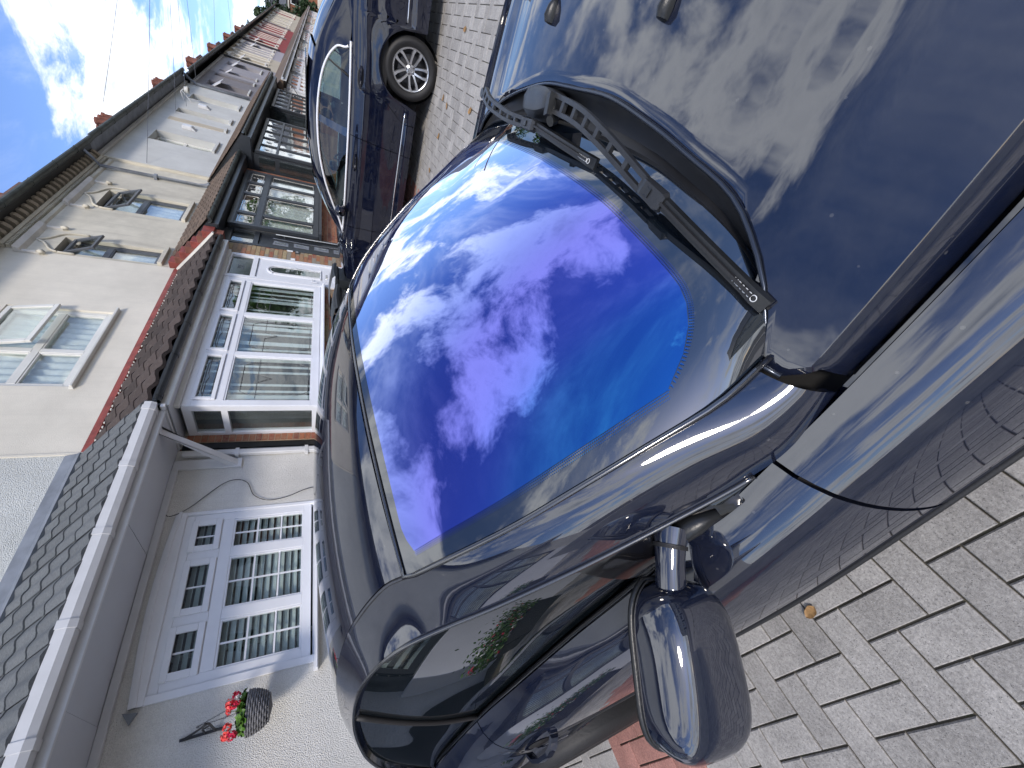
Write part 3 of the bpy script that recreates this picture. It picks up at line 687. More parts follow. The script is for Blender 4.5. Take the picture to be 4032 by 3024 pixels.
# side glass: between RO and the beltline
def ro_s(s_): return Vector(crom(RO, s_))
def belt(X): return Vector((X, tabv(CY, X) + .014, cz_(X) + .002))
def glass_rows(s0, s1, xb0, xb1, n=34, m=10):
    rows = []
    for i in range(n + 1):
        f = i / n; u = ro_s(lerp(s0, s1, f)) + Vector((0, .012, -.006)); bl = belt(lerp(xb0, xb1, f)) + Vector((0, .006, 0))
        if u.z < bl.z: u.z = bl.z + .001
        rows.append([tuple(u.lerp(bl, j / m) + Vector((0, -.018 * math.sin(PI * j / m), 0))) for j in range(m + 1)])
    return rows
panel('side_window', glass_rows(2.0, 10.15, -.335, -1.695), 'tinted_glass', carA, fold=.006)
panel('rear_side_window', glass_rows(10.22, 14.9, -1.722, -2.44, 24), 'tinted_glass', carA, fold=.006)
dv_t, dv_b = ro_s(10.18) + Vector((0, .008, -.004)), belt(-1.708); dpath = [dv_t.lerp(dv_b, t / 12) + Vector((0, -.016 * math.sin(PI * t / 12), 0)) for t in range(13)]
lineobj('window_divider', [tuple(p) for p in dpath], .009, 'black_rubber', carA)
tr_ = [tuple(ro_s(1.9 + i * (13.2) / 90) + Vector((0, -.002, .001))) for i in range(91)]
lineobj('window_trim', tr_, .0045, 'gloss_trim', carA)
tr2 = [tuple(ro_s(2.35 + i * (4.6) / 40) + Vector((.004, .002, -.030 + .0 * i))) for i in range(41)]
lineobj('door_frame_trim', tr2, .0040, 'gloss_trim', carA)
lineobj('door_seal', [tuple(ro_s(2.1 + i * 5.6 / 40) + Vector((0, .006, -.014))) for i in range(41)], .010, 'black_rubber', carA)
bt = [tuple(belt(X) + Vector((0, -.004, .002))) for X in [-.34 - 2.06 * i / 50 for i in range(51)]]
lineobj('belt_moulding', bt, .0060, 'gloss_black', carA)
lineobj('side_dark_line', [(X, sideA(X, .60) - .001, .60) for X in [1.2 - i * .06 for i in range(75)] if archA(X) < .52], .0055, 'black_rubber', carA)  # thin dark line along the widest part of the body side
# sail panel where the mirror is mounted
for s_ in (1, -1):
    A_ = [belt(-.36), ro_s(2.6), ro_s(3.35), ro_s(4.15), ]; B_ = [belt(-.40), belt(-.47), belt(-.54), belt(-.62)]
    q = MB(); rows = []
    for i in range(13):
        f = i / 12 * 3; u = Vector(crom([tuple(a) for a in A_], f)) + Vector((0, -.004, -.022)); b_ = Vector(crom([tuple(b) for b in B_], f)) + Vector((0, -.008, .004))
        rows.append([((p := u.lerp(b_, j / 6)).x, (p.y - .018 * math.sin(PI * j / 6)) * s_, p.z) for j in range(7)])
    panel('mirror_sail_panel', rows, 'gloss_black', carA, both=False, fold=.012)
# door mirrors
def door_mirror(s_):
    cA, cB = Vector((-.548, -.846, .955)), Vector((-.695, -1.028, .953)); ax = (cB - cA).normalized(); Lh = (cB - cA).length
    up = Vector((0, 0, 1)); fw = ax.cross(up).normalized()
    if fw.x < 0: fw = -fw
    q = MB(); rows = []; n = 30
    for i in range(23):
        t = i / 22; e = math.sin(PI * min(1, max(0, t))) ; w = (1 - abs(2 * t - 1) ** 5.0) ** .5
        hh = .078 * w * lerp(.84, 1.0, min(1, t * 1.3)); dd = .066 * w * lerp(.85, 1.0, math.sin(PI * t)); c_ = cA + ax * (Lh * (t * 1.12 - .03))
        row = []
        for k in range(n + 1):
            a = 2 * PI * k / n; cx, sx = math.cos(a), math.sin(a)
            px = math.copysign(abs(cx) ** .62, cx); pz = math.copysign(abs(sx) ** .55, sx)
            if px < -.35: px = -.35 - (abs(px) - .35) * .12
            p = c_ + fw * (dd * px) + up * (hh * pz) + fw * (-.012 * pz); row.append((p.x, p.y * s_, p.z))
        rows.append(row)
    q.grid(rows); o = q.build('door_mirror', PNT, carA, smooth=True, weld=True)
    # mirror glass and black rim at the back of the housing
    def loop(k_fw, grow):
        out_ = []
        for sg, rr in ((1, range(0, 25)), (-1, range(24, -1, -1))):
            for i in rr:
                t = .015 + .97 * (.5 - .5 * math.cos(PI * i / 24)); w = (1 - abs(2 * t - 1) ** 5.0) ** .5; hh = .078 * w * lerp(.84, 1.0, min(1, t * 1.3)) * grow; dd = .066
                c_ = cA + ax * (Lh * (t * 1.12 - .03)) + up * (hh * sg * .985) + fw * (k_fw * dd - .012 * sg); out_.append((c_.x, c_.y * s_, c_.z))
        return out_ + [out_[0]]
    rim = loop(-.36, 1.0)
    q = MB(); q.tube(rim, .0055, 6, False); q.build('mirror_rim', 'black_plastic', o, smooth=True)
    q = MB(); q.quad(*[tuple(Vector(p) - Vector((fw.x, fw.y * s_, 0)) * .004) for p in rim[:-1]]); q.build('mirror_glass', 'chrome', o)
    q = MB(); q.tube(loop(-.22, 1.004), .0016, 4, False); q.build('housing_seam', 'black_rubber', o)
    # neck and foot
    nk = [Vector((-.487, -.785, .940)), Vector((-.500, -.803, .950)), Vector((-.520, -.825, .956)), Vector((-.565, -.865, .957))]
    q = MB(); q.tube([(p.x, p.y * s_, p.z) for p in nk], [.032, .026, .024, .026], 14); q.build('mirror_stalk', PNT, o, smooth=True, sharp=50)
    q = MB(); q.tube([(p.x, p.y * s_, p.z) for p in (Vector((-.500, -.803, .950)), Vector((-.504, -.808, .952)))], .0285, 16); q.build('stalk_seal', 'black_rubber', o, smooth=True, sharp=50)
    q = MB(); ft = [Vector((-.53, -.785, .950)), Vector((-.49, -.795, .938)), Vector((-.455, -.800, .920)), Vector((-.42, -.808, .898))]
    q.tube([(p.x, p.y * s_, p.z) for p in ft], [.008, .020, .018, .008], 10); q.build('mirror_foot', 'black_plastic', o, smooth=True)
    return o
door_mirror(1); door_mirror(-1)
# door handles
for s_ in (1, -1):
    q = MB(); P_ = [(-1.56, .0), (-1.60, -.022), (-1.66, -.034), (-1.74, -.036), (-1.80, -.028), (-1.84, -.004)]
    path = [(X, (sideA(X, .78) + d) * s_, .785 - .01 * i / 5) for i, (X, d) in enumerate(P_)]
    q.ribbon([(p[0], p[1], p[2]) for p in path], .030, .012, up=(0, -s_, .2)); h_ = q.build('door_handle', PNT, carA, smooth=True, sharp=40)
    q = MB(); q.grid([[(-1.70 + .085 * r_ * math.cos(a), (sideA(-1.70 + .085 * r_ * math.cos(a), .78 + .033 * r_ * math.sin(a)) - .0015) * s_, .78 + .033 * r_ * math.sin(a)) for r_ in (0, .5, 1)] for a in [2 * PI * k / 24 for k in range(25)]]); q.build('handle_recess', 'dark_void', carA, smooth=True)
# roof aerial reflected in the glass is a twig; keep it as a thin antenna on the rear wing
for xw in (-2.2, .64):
    for s_ in (-1, 1):
        wheel(carA, xw, s_, .955, .34, .232)
        q = MB(); q.lathe([(.39, s_ * .86), (.39, s_ * .60), (.0, s_ * .60)], (xw, 0, .36), 'Y', 32); q.build('wheel_liner', 'dark_void', carA)
# wipers
def ladder(path, w0, w1, nh, h, mat, parent, name, solid=.0):
    P = [tuple(p) for p in path]; n = len(P) - 1
    for side in (-1, 1):
        pts = []
        for i in range(25):
            f = i / 24 * n; p = Vector(crom(P, f)); t = (Vector(crom(P, min(n, f + .02))) - Vector(crom(P, max(0, f - .02)))).normalized(); a = t.cross(Vector((0, 0, 1))).normalized()
            pts.append(tuple(p + a * side * (lerp(w0, w1, i / 24) / 2 - .005)))
        MBq.ribbon(pts, .0115, h)
    for k in range(nh + 1):
        f = (k + .0) / nh * n; p = Vector(crom(P, f)); t = (Vector(crom(P, min(n, f + .02))) - Vector(crom(P, max(0, f - .02)))).normalized(); a = t.cross(Vector((0, 0, 1))).normalized(); w = lerp(w0, w1, k / nh)
        MBq.ribbon([tuple(p - a * w * .46), tuple(p + a * w * .46)], .016, h * .94)
def wiper(pivot, arm, headend, tip, w0, w1, nh, knuckle):
    global MBq
    e = MB().tube([pivot, (pivot[0], pivot[1], pivot[2] + .02)], .014, 12).build('wiper', 'black_plastic', carA, smooth=True, sharp=40)
    MBq = MB(); ladder(arm, w0, w1, nh, .009, 'black_plastic', e, 'wiper_arm'); MBq.build('wiper_arm', 'wiper_grey', e, smooth=False)
    a1 = Vector(arm[-1]); t = (Vector(headend) - a1)
    q = MB(); q.ribbon([tuple(a1), tuple(a1 + t * .15), tuple(a1 + t * .9), tuple(a1 + t)], [w1, w1 * 1.05, w1 * 1.15, w1 * .9], [.010, .014, .016, .010]); q.build('blade_clip', 'wiper_grey', e)
    q = MB(); q.ribbon([tuple(a1 + t * .35 + Vector((0, 0, .0145))), tuple(a1 + t * .55 + Vector((0, 0, .016)))], w1 * .5, .0015); q.build('clip_button', 'black_plastic', e)
    h_ = Vector(headend); tp = Vector(tip); d = tp - h_; st = h_ - d.normalized() * 1.0 * (Vector(arm[-1]) - h_).length * .9
    bl = [st.lerp(tp, i / 14) + Vector((0, 0, -.006 + .004 * math.sin(PI * i / 14))) for i in range(15)]
    q = MB(); q.ribbon([tuple(p) for p in bl], [.014] + [.024] * 12 + [.026, .026], [.006] + [.010] * 12 + [.012, .008]); b_ = q.build('wiper_blade', 'black_plastic', e)
    q = MB(); q.ribbon([tuple(p + Vector((0, 0, .011))) for p in bl[1:-1]], .006, .005); q.build('blade_spoiler', 'black_rubber', e)
    q = MB(); q.ribbon([tuple(p + Vector((0, 0, -.012))) for p in bl], .005, .012); q.build('rubber_blade', 'black_rubber', e)
    return e, tp, d.normalized()
simple('wiper_grey', (.016, .017, .019), .36, var=.35, vs=25, bump=.12, bs=300)
w2, tp2, d2 = wiper((.038, .070, .955), [(.040, .012, .980), (.029, -.130, .988), (.003, -.258, .988), (-.036, -.392, .976)], (-.050, -.450, .969), (-.114, -.672, .922), .040, .031, 7, True)
w1, tp1, d1 = wiper((.014, .545, .955), [(.015, .500, .974), (-.006, .410, .982), (-.019, .270, .980), (-.019, .160, .974)], (-.017, .085, .970), (-.040, -.200, .956), .034, .027, 7, False)
# the wide cover over the driver's wiper pivot
rows = []
for i in range(13):
    f = i / 12; y = lerp(.25, .035, f); w = tabv([(0, .002), (.06, .045), (.3, .062), (.7, .062), (.95, .040), (1, .024)], f); zt = tabv([(0, .945), (.1, .965), (.5, .980), (.9, .988), (1, .984)], f); x0 = lerp(.034, .044, f)
    rows.append([(x0 + w * .5, y, .935), (x0 + w * .42, y, zt - .006), (x0 + w * .1, y, zt), (x0 - w * .40, y, zt - .004), (x0 - w * .62, y, zt - .022), (x0 - w * .66, y, .935)])
q = MB(); q.grid(rows); q.quad(*rows[-1]); q.build('wiper_cover', 'wiper_grey', w2, smooth=True, sharp=35)
q = MB(); q.ribbon([(.055, .012, .984), (.012, -.004, .986)], .020, .018); q.tube([(.012, -.004, .975), (.004, -.010, .990)], .012, 8); q.build('wiper_knuckle', 'black_plastic', w2, smooth=True, sharp=35)
def textmesh(name, body, size, mat, parent, Mx, ext=.0006):
    cu = bpy.data.curves.new(name, 'FONT'); cu.body = body; cu.size = size; cu.extrude = ext; cu.align_x = 'CENTER'; cu.align_y = 'CENTER'
    t = bpy.data.objects.new(name, cu); me = bpy.data.meshes.new_from_object(t); bpy.data.objects.remove(t)
    me.transform(Mx); me.materials.clear(); me.materials.append(MATS[mat]); o = bpy.data.objects.new(name, me); C.objects.link(o); o.parent = parent; return o
def blade_text(tp, d, par):
    x = Vector((d.x, d.y, d.z)).normalized(); z = Vector((0, 0, 1)); z = (z - x * z.dot(x)).normalized(); x = -x; y = z.cross(x)
    p = tp + (-d) * .040 + Vector((0, 0, .0088)) + y * .000
    Mx = Matrix(((x.x, y.x, z.x, p.x), (x.y, y.y, z.y, p.y), (x.z, y.z, z.z, p.z), (0, 0, 0, 1)))
    textmesh('blade_lettering', 'BOSCH', .011, 'white_trim', par, Mx)
    q = MB(); q.tube([tuple(tp - d * .016 + Vector((0, 0, .0095)) + (x * math.cos(a) + y * math.sin(a)) * .0045) for a in [2 * PI * k / 14 for k in range(15)]], .0008, 4, False); q.build('blade_emblem', 'white_trim', par)
blade_text(tp2, d2, w2); blade_text(tp1, d1, w1)

# ---------- the dark blue saloon parked beside it (local frame: x forward = world +y)
MO = Vector((7.10, 0.0, gz(7.10)))
carB, _ = car_root('blue_saloon', 'dark blue saloon with chrome window line and silver spoked wheels parked nose to the houses', Vector((0, 1, 0)), MO)
carB['cx'] = 1.6
PB = 'blue_paint'
BZ = [(-.62, 1.02), (-.3, 1.055), (.0, 1.04), (.3, 1.02), (.6, 1.00), (1.2, .985), (2.0, .982), (2.6, .985), (2.9, .99), (3.2, .965), (3.6, .90), (3.9, .80), (4.1, .70)]
BY = [(-.62, -.60), (-.45, -.72), (-.2, -.80), (.1, -.835), (.6, -.845), (1.5, -.85), (2.4, -.845), (2.8, -.83), (3.2, -.80), (3.6, -.73), (3.9, -.60), (4.1, -.45)]
BP = [(0, 0), (.012, -.022), (.05, -.045), (.12, -.062), (.145, -.076), (.16, -.078), (.19, -.066), (.26, -.066), (.38, -.076), (.48, -.070), (.58, -.052), (.66, -.050), (.68, -.062), (.72, -.066), (.80, -.045)]
WXB = (.56, 3.40)
def sideB(X, z):
    d = max(0., tabv(BZ, X) - z); f = 0
    for xw in WXB:
        r_ = math.hypot(X - xw, z - .325)
        if r_ < .54: f -= .022 * max(0, 1 - abs(r_ - .385) / .16)
    return tabv(BY, X) + tabv(BP, d) + f
def archB(X, base=.19):
    b = base
    for xw in WXB:
        if abs(X - xw) < .374: b = max(b, .325 + math.sqrt(.374 ** 2 - (X - xw) ** 2))
    return b
def panelB(name, xl, xr, n=30):
    rows = []
    for i in range(n + 1):
        row = []; f = i / n
        for j in range(0, 34):
            if j < 2: X = lerp(xl(0), xr(0), f); row.append([(X, tabv(BY, X) + .025, tabv(BZ, X) - .02), (X, tabv(BY, X) + .010, tabv(BZ, X) - .0015)][j])
            else: t = (j - 1) / 32; X = lerp(xl(t), xr(t), f); z = lerp(tabv(BZ, X), archB(X), t); row.append((X, sideB(X, z), z))
        rows.append(row)
    return panel(name, rows, PB, carB, fold=.012, sharp=45)
s1 = lambda t: 2.66 + .02 * t; s2 = lambda t: 1.44 + .10 * t; s3 = lambda t: .53 + .62 * min(1, t * 1.25) ** .8
panelB('rear_wing', lambda t: -.55, lambda t: s3(t) - .004, 40); panelB('rear_door', lambda t: s3(t) + .004, lambda t: s2(t) - .004, 24)
panelB('front_door', lambda t: s2(t) + .004, lambda t: s1(t) - .004, 24); panelB('front_wing', lambda t: s1(t) + .004, lambda t: 4.02, 40)
q = MB(); rows = [[(X, tabv(BY, X) + tabv(BP, d) + .03, tabv(BZ, X) - d) for d in (.03, .12, .2, .3, .4)] for X in [-.45 + i * .11 for i in range(40)]]
for s_ in (1, -1): MB().grid(rows if s_ == 1 else mirror_y(rows)).build('inner_body', 'dark_void', carB)
MB().box(-.4, 3.9, -.72, .72, .17, .30).build('floor_pan', 'dark_void', carB)
def capB(name, rows, mat=PB, fold=0): return panel(name, rows, mat, carB, both=False, fold=fold)
capB('bonnet', [[(X, v * w, z + .045 * (1 - v * v) + .008 * math.exp(-((abs(v) - .7) / .08) ** 2)) for v in [-1 + i / 14 for i in range(29)]] for X, w, z in [(lerp(2.80, 3.98, t), lerp(.80, .55, t ** 2.2), tabv([(2.7, 1.005), (3.2, .975), (3.6, .92), (4.0, .80)], lerp(2.80, 3.98, t))) for t in [i / 16 for i in range(17)]]], PB, .012)
capB('front_bumper', [[(4.0 + .09 * d_ - .42 * abs(v) ** 3, v * w, z) for d_, w, z in ((0, .56, .80), (.5, .66, .72), (1, .76, .60), (1.2, .82, .45), (1.1, .83, .3), (.5, .80, .18))] for v in [-1 + i / 14 for i in range(29)]])
capB('rear_bumper', [[(-.56 - .05 * d_ + .24 * abs(v) ** 3, v * w, z) for d_, w, z in ((0, .62, 1.02), (.6, .68, .95), (.5, .76, .80), (1.2, .82, .62), (1.5, .845, .5), (1.2, .84, .3), (.4, .8, .18))] for v in [-1 + i / 14 for i in range(29)]])
capB('boot_lid', [[(X, v * w, z + .02 * (1 - v * v)) for v in [-1 + i / 10 for i in range(21)]] for X, w, z in ((.02, .70, 1.095), (-.15, .70, 1.10), (-.35, .68, 1.085), (-.5, .66, 1.06), (-.57, .63, 1.02))])
GI = [(2.86, -.735, 1.02), (2.60, -.700, 1.16), (2.35, -.655, 1.275), (2.08, -.605, 1.365), (1.75, -.575, 1.415), (1.35, -.565, 1.432), (.98, -.565, 1.415), (.68, -.580, 1.370), (.38, -.615, 1.265), (.14, -.655, 1.155), (-.26, -.69, 1.085)]
GM = [(2.84, -.790, 1.00), (2.60, -.755, 1.115), (2.36, -.718, 1.225), (2.10, -.685, 1.315), (1.77, -.655, 1.370), (1.36, -.645, 1.388), (.99, -.648, 1.368), (.68, -.662, 1.318), (.36, -.705, 1.20), (.12, -.755, 1.115), (-.22, -.775, 1.065)]
GO = [(2.80, -.830, .992), (2.60, -.800, 1.058), (2.38, -.768, 1.155), (2.12, -.735, 1.252), (1.78, -.708, 1.325), (1.36, -.698, 1.352), (1.00, -.705, 1.325), (.76, -.722, 1.262), (.60, -.752, 1.160), (.515, -.822, 1.022), (.02, -.845, 1.030)]
rows = []
for i in range(81):
    s_ = i / 80 * 10; a, m, b = crom(GI, s_), crom(GM, s_), crom(GO, s_); rows.append([tuple(cross3(a, m, b, j / 12)) for j in range(13)])
panel('roof_rail', rows, PB, carB, fold=.012)
rows = []
for i in range(25):
    s_ = 2.75 + i / 24 * (6.9 - 2.75); e = crom(GI, s_); w = abs(e[1]) - .003
    rows.append([(e[0] + lerp(.06, -.06, i / 24) * (1 - v * v), v * w, e[2] + .045 * (1 - abs(v) ** 2.4)) for v in [-1 + j / 14 for j in range(29)]])
capB('roof', rows, PB, .01)
MB().box(.85, 1.75, -.42, .42, 1.466, 1.482).build('sunroof', 'tinted_glass', carB, bevel=.005)
capB('windscreen', [[(lerp(2.87, 2.16, t) + .13 * (1 - v * v), v * lerp(.735, .60, t), lerp(1.01, 1.35, t) + .035 * (1 - v * v) * (.3 + t) + .03 * math.sin(PI * t)) for v in [-1 + j / 10 for j in range(21)]] for t in [i / 12 for i in range(13)]], 'car_glass', .006)
capB('rear_window', [[(lerp(.72, .02, t) - .09 * (1 - v * v) * (1 - t * .5), v * lerp(.575, .66, t), lerp(1.362, 1.10, t) + .035 * (1 - v * v) + .03 * math.sin(PI * t)) for v in [-1 + j / 10 for j in range(21)]] for t in [i / 12 for i in range(13)]], 'tinted_glass', .006)
def beltB(X): return Vector((X, tabv(BY, X) + .010, tabv(BZ, X) + .008))
def gB(s0, s1, x0, x1, n=24, m=8):
    rows = []
    for i in range(n + 1):
        f = i / n; u = Vector(crom(GO, lerp(s0, s1, f))) + Vector((0, .012, -.006)); b_ = beltB(lerp(x0, x1, f)) + Vector((0, .004, 0))
        if u.z < b_.z: u.z = b_.z + .001
        rows.append([tuple(u.lerp(b_, j / m) + Vector((0, -.012 * math.sin(PI * j / m), 0))) for j in range(m + 1)])
    return rows
panel('front_side_window', gB(.1, 4.85, 2.76, 1.50), 'car_glass', carB, fold=.005)
panel('rear_side_window', gB(5.05, 7.05, 1.40, .86), 'car_glass', carB, fold=.005)
panel('quarter_window', gB(7.15, 8.95, .83, .53, 16), 'car_glass', carB, fold=.005)
panel('centre_pillar', [[tuple(Vector(crom(GO, 4.85 + .2 * i / 3)) .lerp(beltB(lerp(1.50, 1.40, i / 3)), j / 6) + Vector((0, .006 - .012 * math.sin(PI * j / 6), 0))) for j in range(7)] for i in range(4)], 'frit_glass', carB, fold=.004)
for s_ in (1, -1):
    q = MB(); q.tube([tuple((p := Vector(crom(GO, 7.1)).lerp(beltB(.845), j / 6) + Vector((0, .003 - .012 * math.sin(PI * j / 6), 0))).to_tuple()[:1] + (p.y * s_, p.z)) for j in range(7)], .010, 6); q.build('window_bar', 'black_rubber', carB, smooth=True)
    loop = [Vector(crom(GO, .02 + 8.80 * i / 90)) + Vector((0, -.004, -.002)) for i in range(91)]
    bl = [beltB(lerp(.50, 2.78, i / 40)) + Vector((0, -.010, .002)) for i in range(41)]
    q = MB(); q.tube([(p.x, p.y * s_, p.z) for p in loop], [.013] * 91, 8); q.build('window_chrome', 'satin_chrome', carB, smooth=True)
    q = MB(); q.tube([(p.x, p.y * s_, p.z) for p in bl], .0135, 8); q.build('belt_chrome', 'satin_chrome', carB, smooth=True)
    q = MB(); q.tube([(X, (sideB(X, .335) - .004) * s_, .335) for X in [1.02 + i * .09 for i in range(21)]], .009, 6); q.build('sill_chrome', 'chrome', carB, smooth=True)
    q = MB(); q.tube([(X, (sideB(X, .43) - .004) * s_, .43 + (.14 - X) * .04) for X in [.14 - i * .06 for i in range(12)]], .009, 6); q.build('bumper_chrome', 'chrome', carB, smooth=True)
    for hx in (.80, 1.75):
        q = MB(); q.ribbon([(hx - .11 + .22 * i / 6, (sideB(hx, .90) - .006 - .028 * math.sin(PI * i / 6) ** .6) * s_, .895) for i in range(7)], .026, .010, up=(0, -s_, 0)); h_ = q.build('door_handle', PB, carB, smooth=True, sharp=40)
        q = MB(); q.ribbon([(hx - .09 + .18 * i / 6, (sideB(hx, .90) - .017 - .028 * math.sin(PI * i / 6) ** .6) * s_, .895) for i in range(7)], .006, .003, up=(0, -s_, 0)); q.build('handle_strip', 'chrome', h_)
        q = MB(); q.grid([[(hx + .105 * r_ * math.cos(a), (sideB(hx + .105 * r_ * math.cos(a), .892 + .033 * r_ * math.sin(a)) - .002) * s_, .892 + .033 * r_ * math.sin(a)) for r_ in (0, .5, 1)] for a in [2 * PI * k / 20 for k in range(21)]]); q.build('handle_recess', 'dark_void', carB, smooth=True)
    q = MB(); rows = []
    for i in range(13):
        f = i / 12; w = math.sin(PI * min(.985, max(.015, f))) ** .42; rows.append([(2.42 + (.070 * w * (-1 if math.cos(a) < 0 else 1.15)) * abs(math.cos(a)) ** .7, (-.865 - .19 * f) * s_, 1.045 + .072 * w * math.copysign(abs(math.sin(a)) ** .7, math.sin(a)) + .012 * f) for a in [2 * PI * k / 18 for k in range(19)]])
    q.grid(rows); mo = q.build('door_mirror', PB, carB, smooth=True)
    q = MB(); q.tube([(2.50, -.93 * s_ * 1.0, 1.052), (2.497, -1.00 * s_, 1.056), (2.46, -1.055 * s_, 1.058)], [.007, .008, .003], 6); q.build('mirror_indicator', 'chrome', mo, smooth=True)
    q = MB(); q.box(2.38, 2.46, min(-.80 * s_, -.90 * s_), max(-.80 * s_, -.90 * s_), .985, 1.02); q.build('mirror_foot', 'black_plastic', mo, bevel=.008)
    q = MB(); q.grid([[(3.98 - .50 * i / 8 + .02 * j, -(.50 + .27 * (i / 8) ** .8) * s_, .80 - .03 * j + .03 * i / 8) for j in range(5)] for i in range(9)]); q.build('headlight', 'car_glass', carB, smooth=True)
    q = MB(); q.grid([[(-.60 + .22 * (i / 6) ** 2, -(.42 + .30 * i / 6) * s_, .95 - .03 * j) for j in range(6)] for i in range(7)]); q.build('tail_light', 'red_paint', carB, smooth=True)
    for xw in WXB:
        wheel(carB, xw, s_, .905, .325, .222, star=True)
        q = MB(); q.lathe([(.37, s_ * .80), (.37, s_ * .55), (.0, s_ * .55)], (xw, 0, .33), 'Y', 32); q.build('wheel_liner', 'dark_void', carB)
# seats and steering wheel seen through the glass
for X, yy in ((1.62, -.36), (1.62, .36), (.80, -.36), (.80, .36)):
    e = MB().box(X - .10, X + .42, yy - .24, yy + .24, .45, .58).build('seat', 'seat_leather', carB, bevel=.04)
    MB().prism([(X - .06, yy - .23, .55), (X + .08, yy - .23, .55), (X - .12, yy - .23, 1.14), (X - .24, yy - .23, 1.14)], (0, .46, 0)).build('seat_back', 'seat_leather', e, bevel=.04)
    MB().box(X - .27, X - .18, yy - .13, yy + .13, 1.16, 1.30).build('headrest', 'seat_leather', e, bevel=.04)
MB().prism([(2.2, -.70, .62), (2.85, -.70, .7), (2.85, -.70, .99), (2.4, -.70, .96), (2.2, -.70, .86)], (0, 1.4, 0)).build('dashboard', 'seat_leather', carB, bevel=.03)
q = MB(); q.tube([(2.05 + .07 * math.sin(a), -.36 + .185 * math.cos(a), .90 + .17 * math.sin(a)) for a in [2 * PI * k / 28 for k in range(29)]], .014, 8, False); q.build('steering_wheel', 'anthracite_light', carB, smooth=True)

# ------------------------------------------------------------------ houses
def house(label, group='terraced houses along the street'): return empty('terraced_house', label, 'house', group)
def wall(par, x0, x1, z0, z1, y, mat, holes=(), rev=.12, name='wall'):
    X = sorted(set([x0, x1] + [h[i] for h in holes for i in (0, 1)])); Z = sorted(set([z0, z1] + [h[i] for h in holes for i in (2, 3)])); q = MB()
    for a, b in zip(X, X[1:]):
        for c, d in zip(Z, Z[1:]):
            mx_, mz_ = (a + b) / 2, (c + d) / 2
            if any(h[0] < mx_ < h[1] and h[2] < mz_ < h[3] for h in holes): continue
            q.quad((a, y, c), (b, y, c), (b, y, d), (a, y, d))
    for h in holes:
        q.quad((h[0], y, h[2]), (h[0], y, h[3]), (h[0], y + rev, h[3]), (h[0], y + rev, h[2])); q.quad((h[1], y, h[2]), (h[1], y + rev, h[2]), (h[1], y + rev, h[3]), (h[1], y, h[3]))
        q.quad((h[0], y, h[3]), (h[1], y, h[3]), (h[1], y + rev, h[3]), (h[0], y + rev, h[3])); q.quad((h[0], y, h[2]), (h[0], y + rev, h[2]), (h[1], y + rev, h[2]), (h[1], y, h[2]))
    return q.build(name, mat, par, weld=True)
def room(par, x0, x1, z0, z1, y, d=1.1):
    q = MB(); q.quad((x0, y + d, z0), (x1, y + d, z0), (x1, y + d, z1), (x0, y + d, z1)); q.quad((x0, y, z0), (x0, y + d, z0), (x0, y + d, z1), (x0, y, z1)); q.quad((x1, y, z0), (x1, y + d, z0), (x1, y + d, z1), (x1, y, z1))
    q.quad((x0, y, z0), (x1, y, z0), (x1, y + d, z0), (x0, y + d, z0)); q.quad((x0, y, z1), (x1, y, z1), (x1, y + d, z1), (x0, y + d, z1)); return q.build('room', 'room', par)
def window(par, x0, x1, z0, z1, y, cols=(), rows=(), fm='upvc', fw=.06, mw=.07, dep=.07, gm='window_glass', bars=None, blind=None, cells=None, name='window', bead=True):
    """y is the outer face of the frame; cols and rows are positions of mullions and transoms"""
    q = MB(); q.box(x0, x1, y, y + dep, z0, z0 + fw); q.box(x0, x1, y, y + dep, z1 - fw, z1); q.box(x0, x0 + fw, y, y + dep, z0 + fw, z1 - fw); q.box(x1 - fw, x1, y, y + dep, z0 + fw, z1 - fw)
    Z = [z0 + fw] + [r for r in rows] + [z1 - fw]
    for r in rows: q.box(x0 + fw, x1 - fw, y + .002, y + dep, r - mw / 2, r + mw / 2)
    zs = [(Z[i] + (mw / 2 if i else 0), Z[i + 1] - (mw / 2 if i + 1 < len(Z) - 1 else 0)) for i in range(len(Z) - 1)]
    for c_ in cols:
        for a, b in zs: q.box(c_ - mw / 2, c_ + mw / 2, y + .001, y + dep, a, b)
    f = q.build(name, fm, par, bevel=.004)
    Xc = [x0 + fw] + list(cols) + [x1 - fw]; xs_ = [(Xc[i] + (mw / 2 if i else 0), Xc[i + 1] - (mw / 2 if i + 1 < len(Xc) - 1 else 0)) for i in range(len(Xc) - 1)]
    for iz, (a, b) in enumerate(zs):
        for ix, (c_, d) in enumerate(xs_):
            if bead:
                g = MB(); t = .018
                g.box(c_, d, y + .010, y + dep - .012, a, a + t); g.box(c_, d, y + .010, y + dep - .012, b - t, b); g.box(c_, c_ + t, y + .010, y + dep - .012, a + t, b - t); g.box(d - t, d, y + .010, y + dep - .012, a + t, b - t); g.build('glazing_bead', fm, f, bevel=.003)
            MB().box(c_ + .004, d - .004, y + .030, y + .034, a + .004, b - .004).build('pane', gm, f)
            if bars:
                nb_x, nb_z = bars(ix, iz)
                g = MB(); w = .016
                for k in range(1, nb_x): xx = lerp(c_, d, k / nb_x); g.box(xx - w / 2, xx + w / 2, y + .024, y + .036, a + .015, b - .015)
                for k in range(1, nb_z): zz_ = lerp(a, b, k / nb_z); g.box(c_ + .015, d - .015, y + .023, y + .037, zz_ - w / 2, zz_ + w / 2)
                if g.v: g.build('glazing_bar', fm, f)
    return f
def louvres(par, x0, x1, z0, z1, y, step=.09, mat='blind'):
    n = int((z1 - z0) / step)
    for k in range(n):
        z = z0 + (k + .5) * step; MB().prism([(x0, y, z - .025), (x0, y + .006, z - .028), (x0, y + .056, z + .022), (x0, y + .05, z + .025)], (x1 - x0, 0, 0)).build('blind_slat', mat, par)
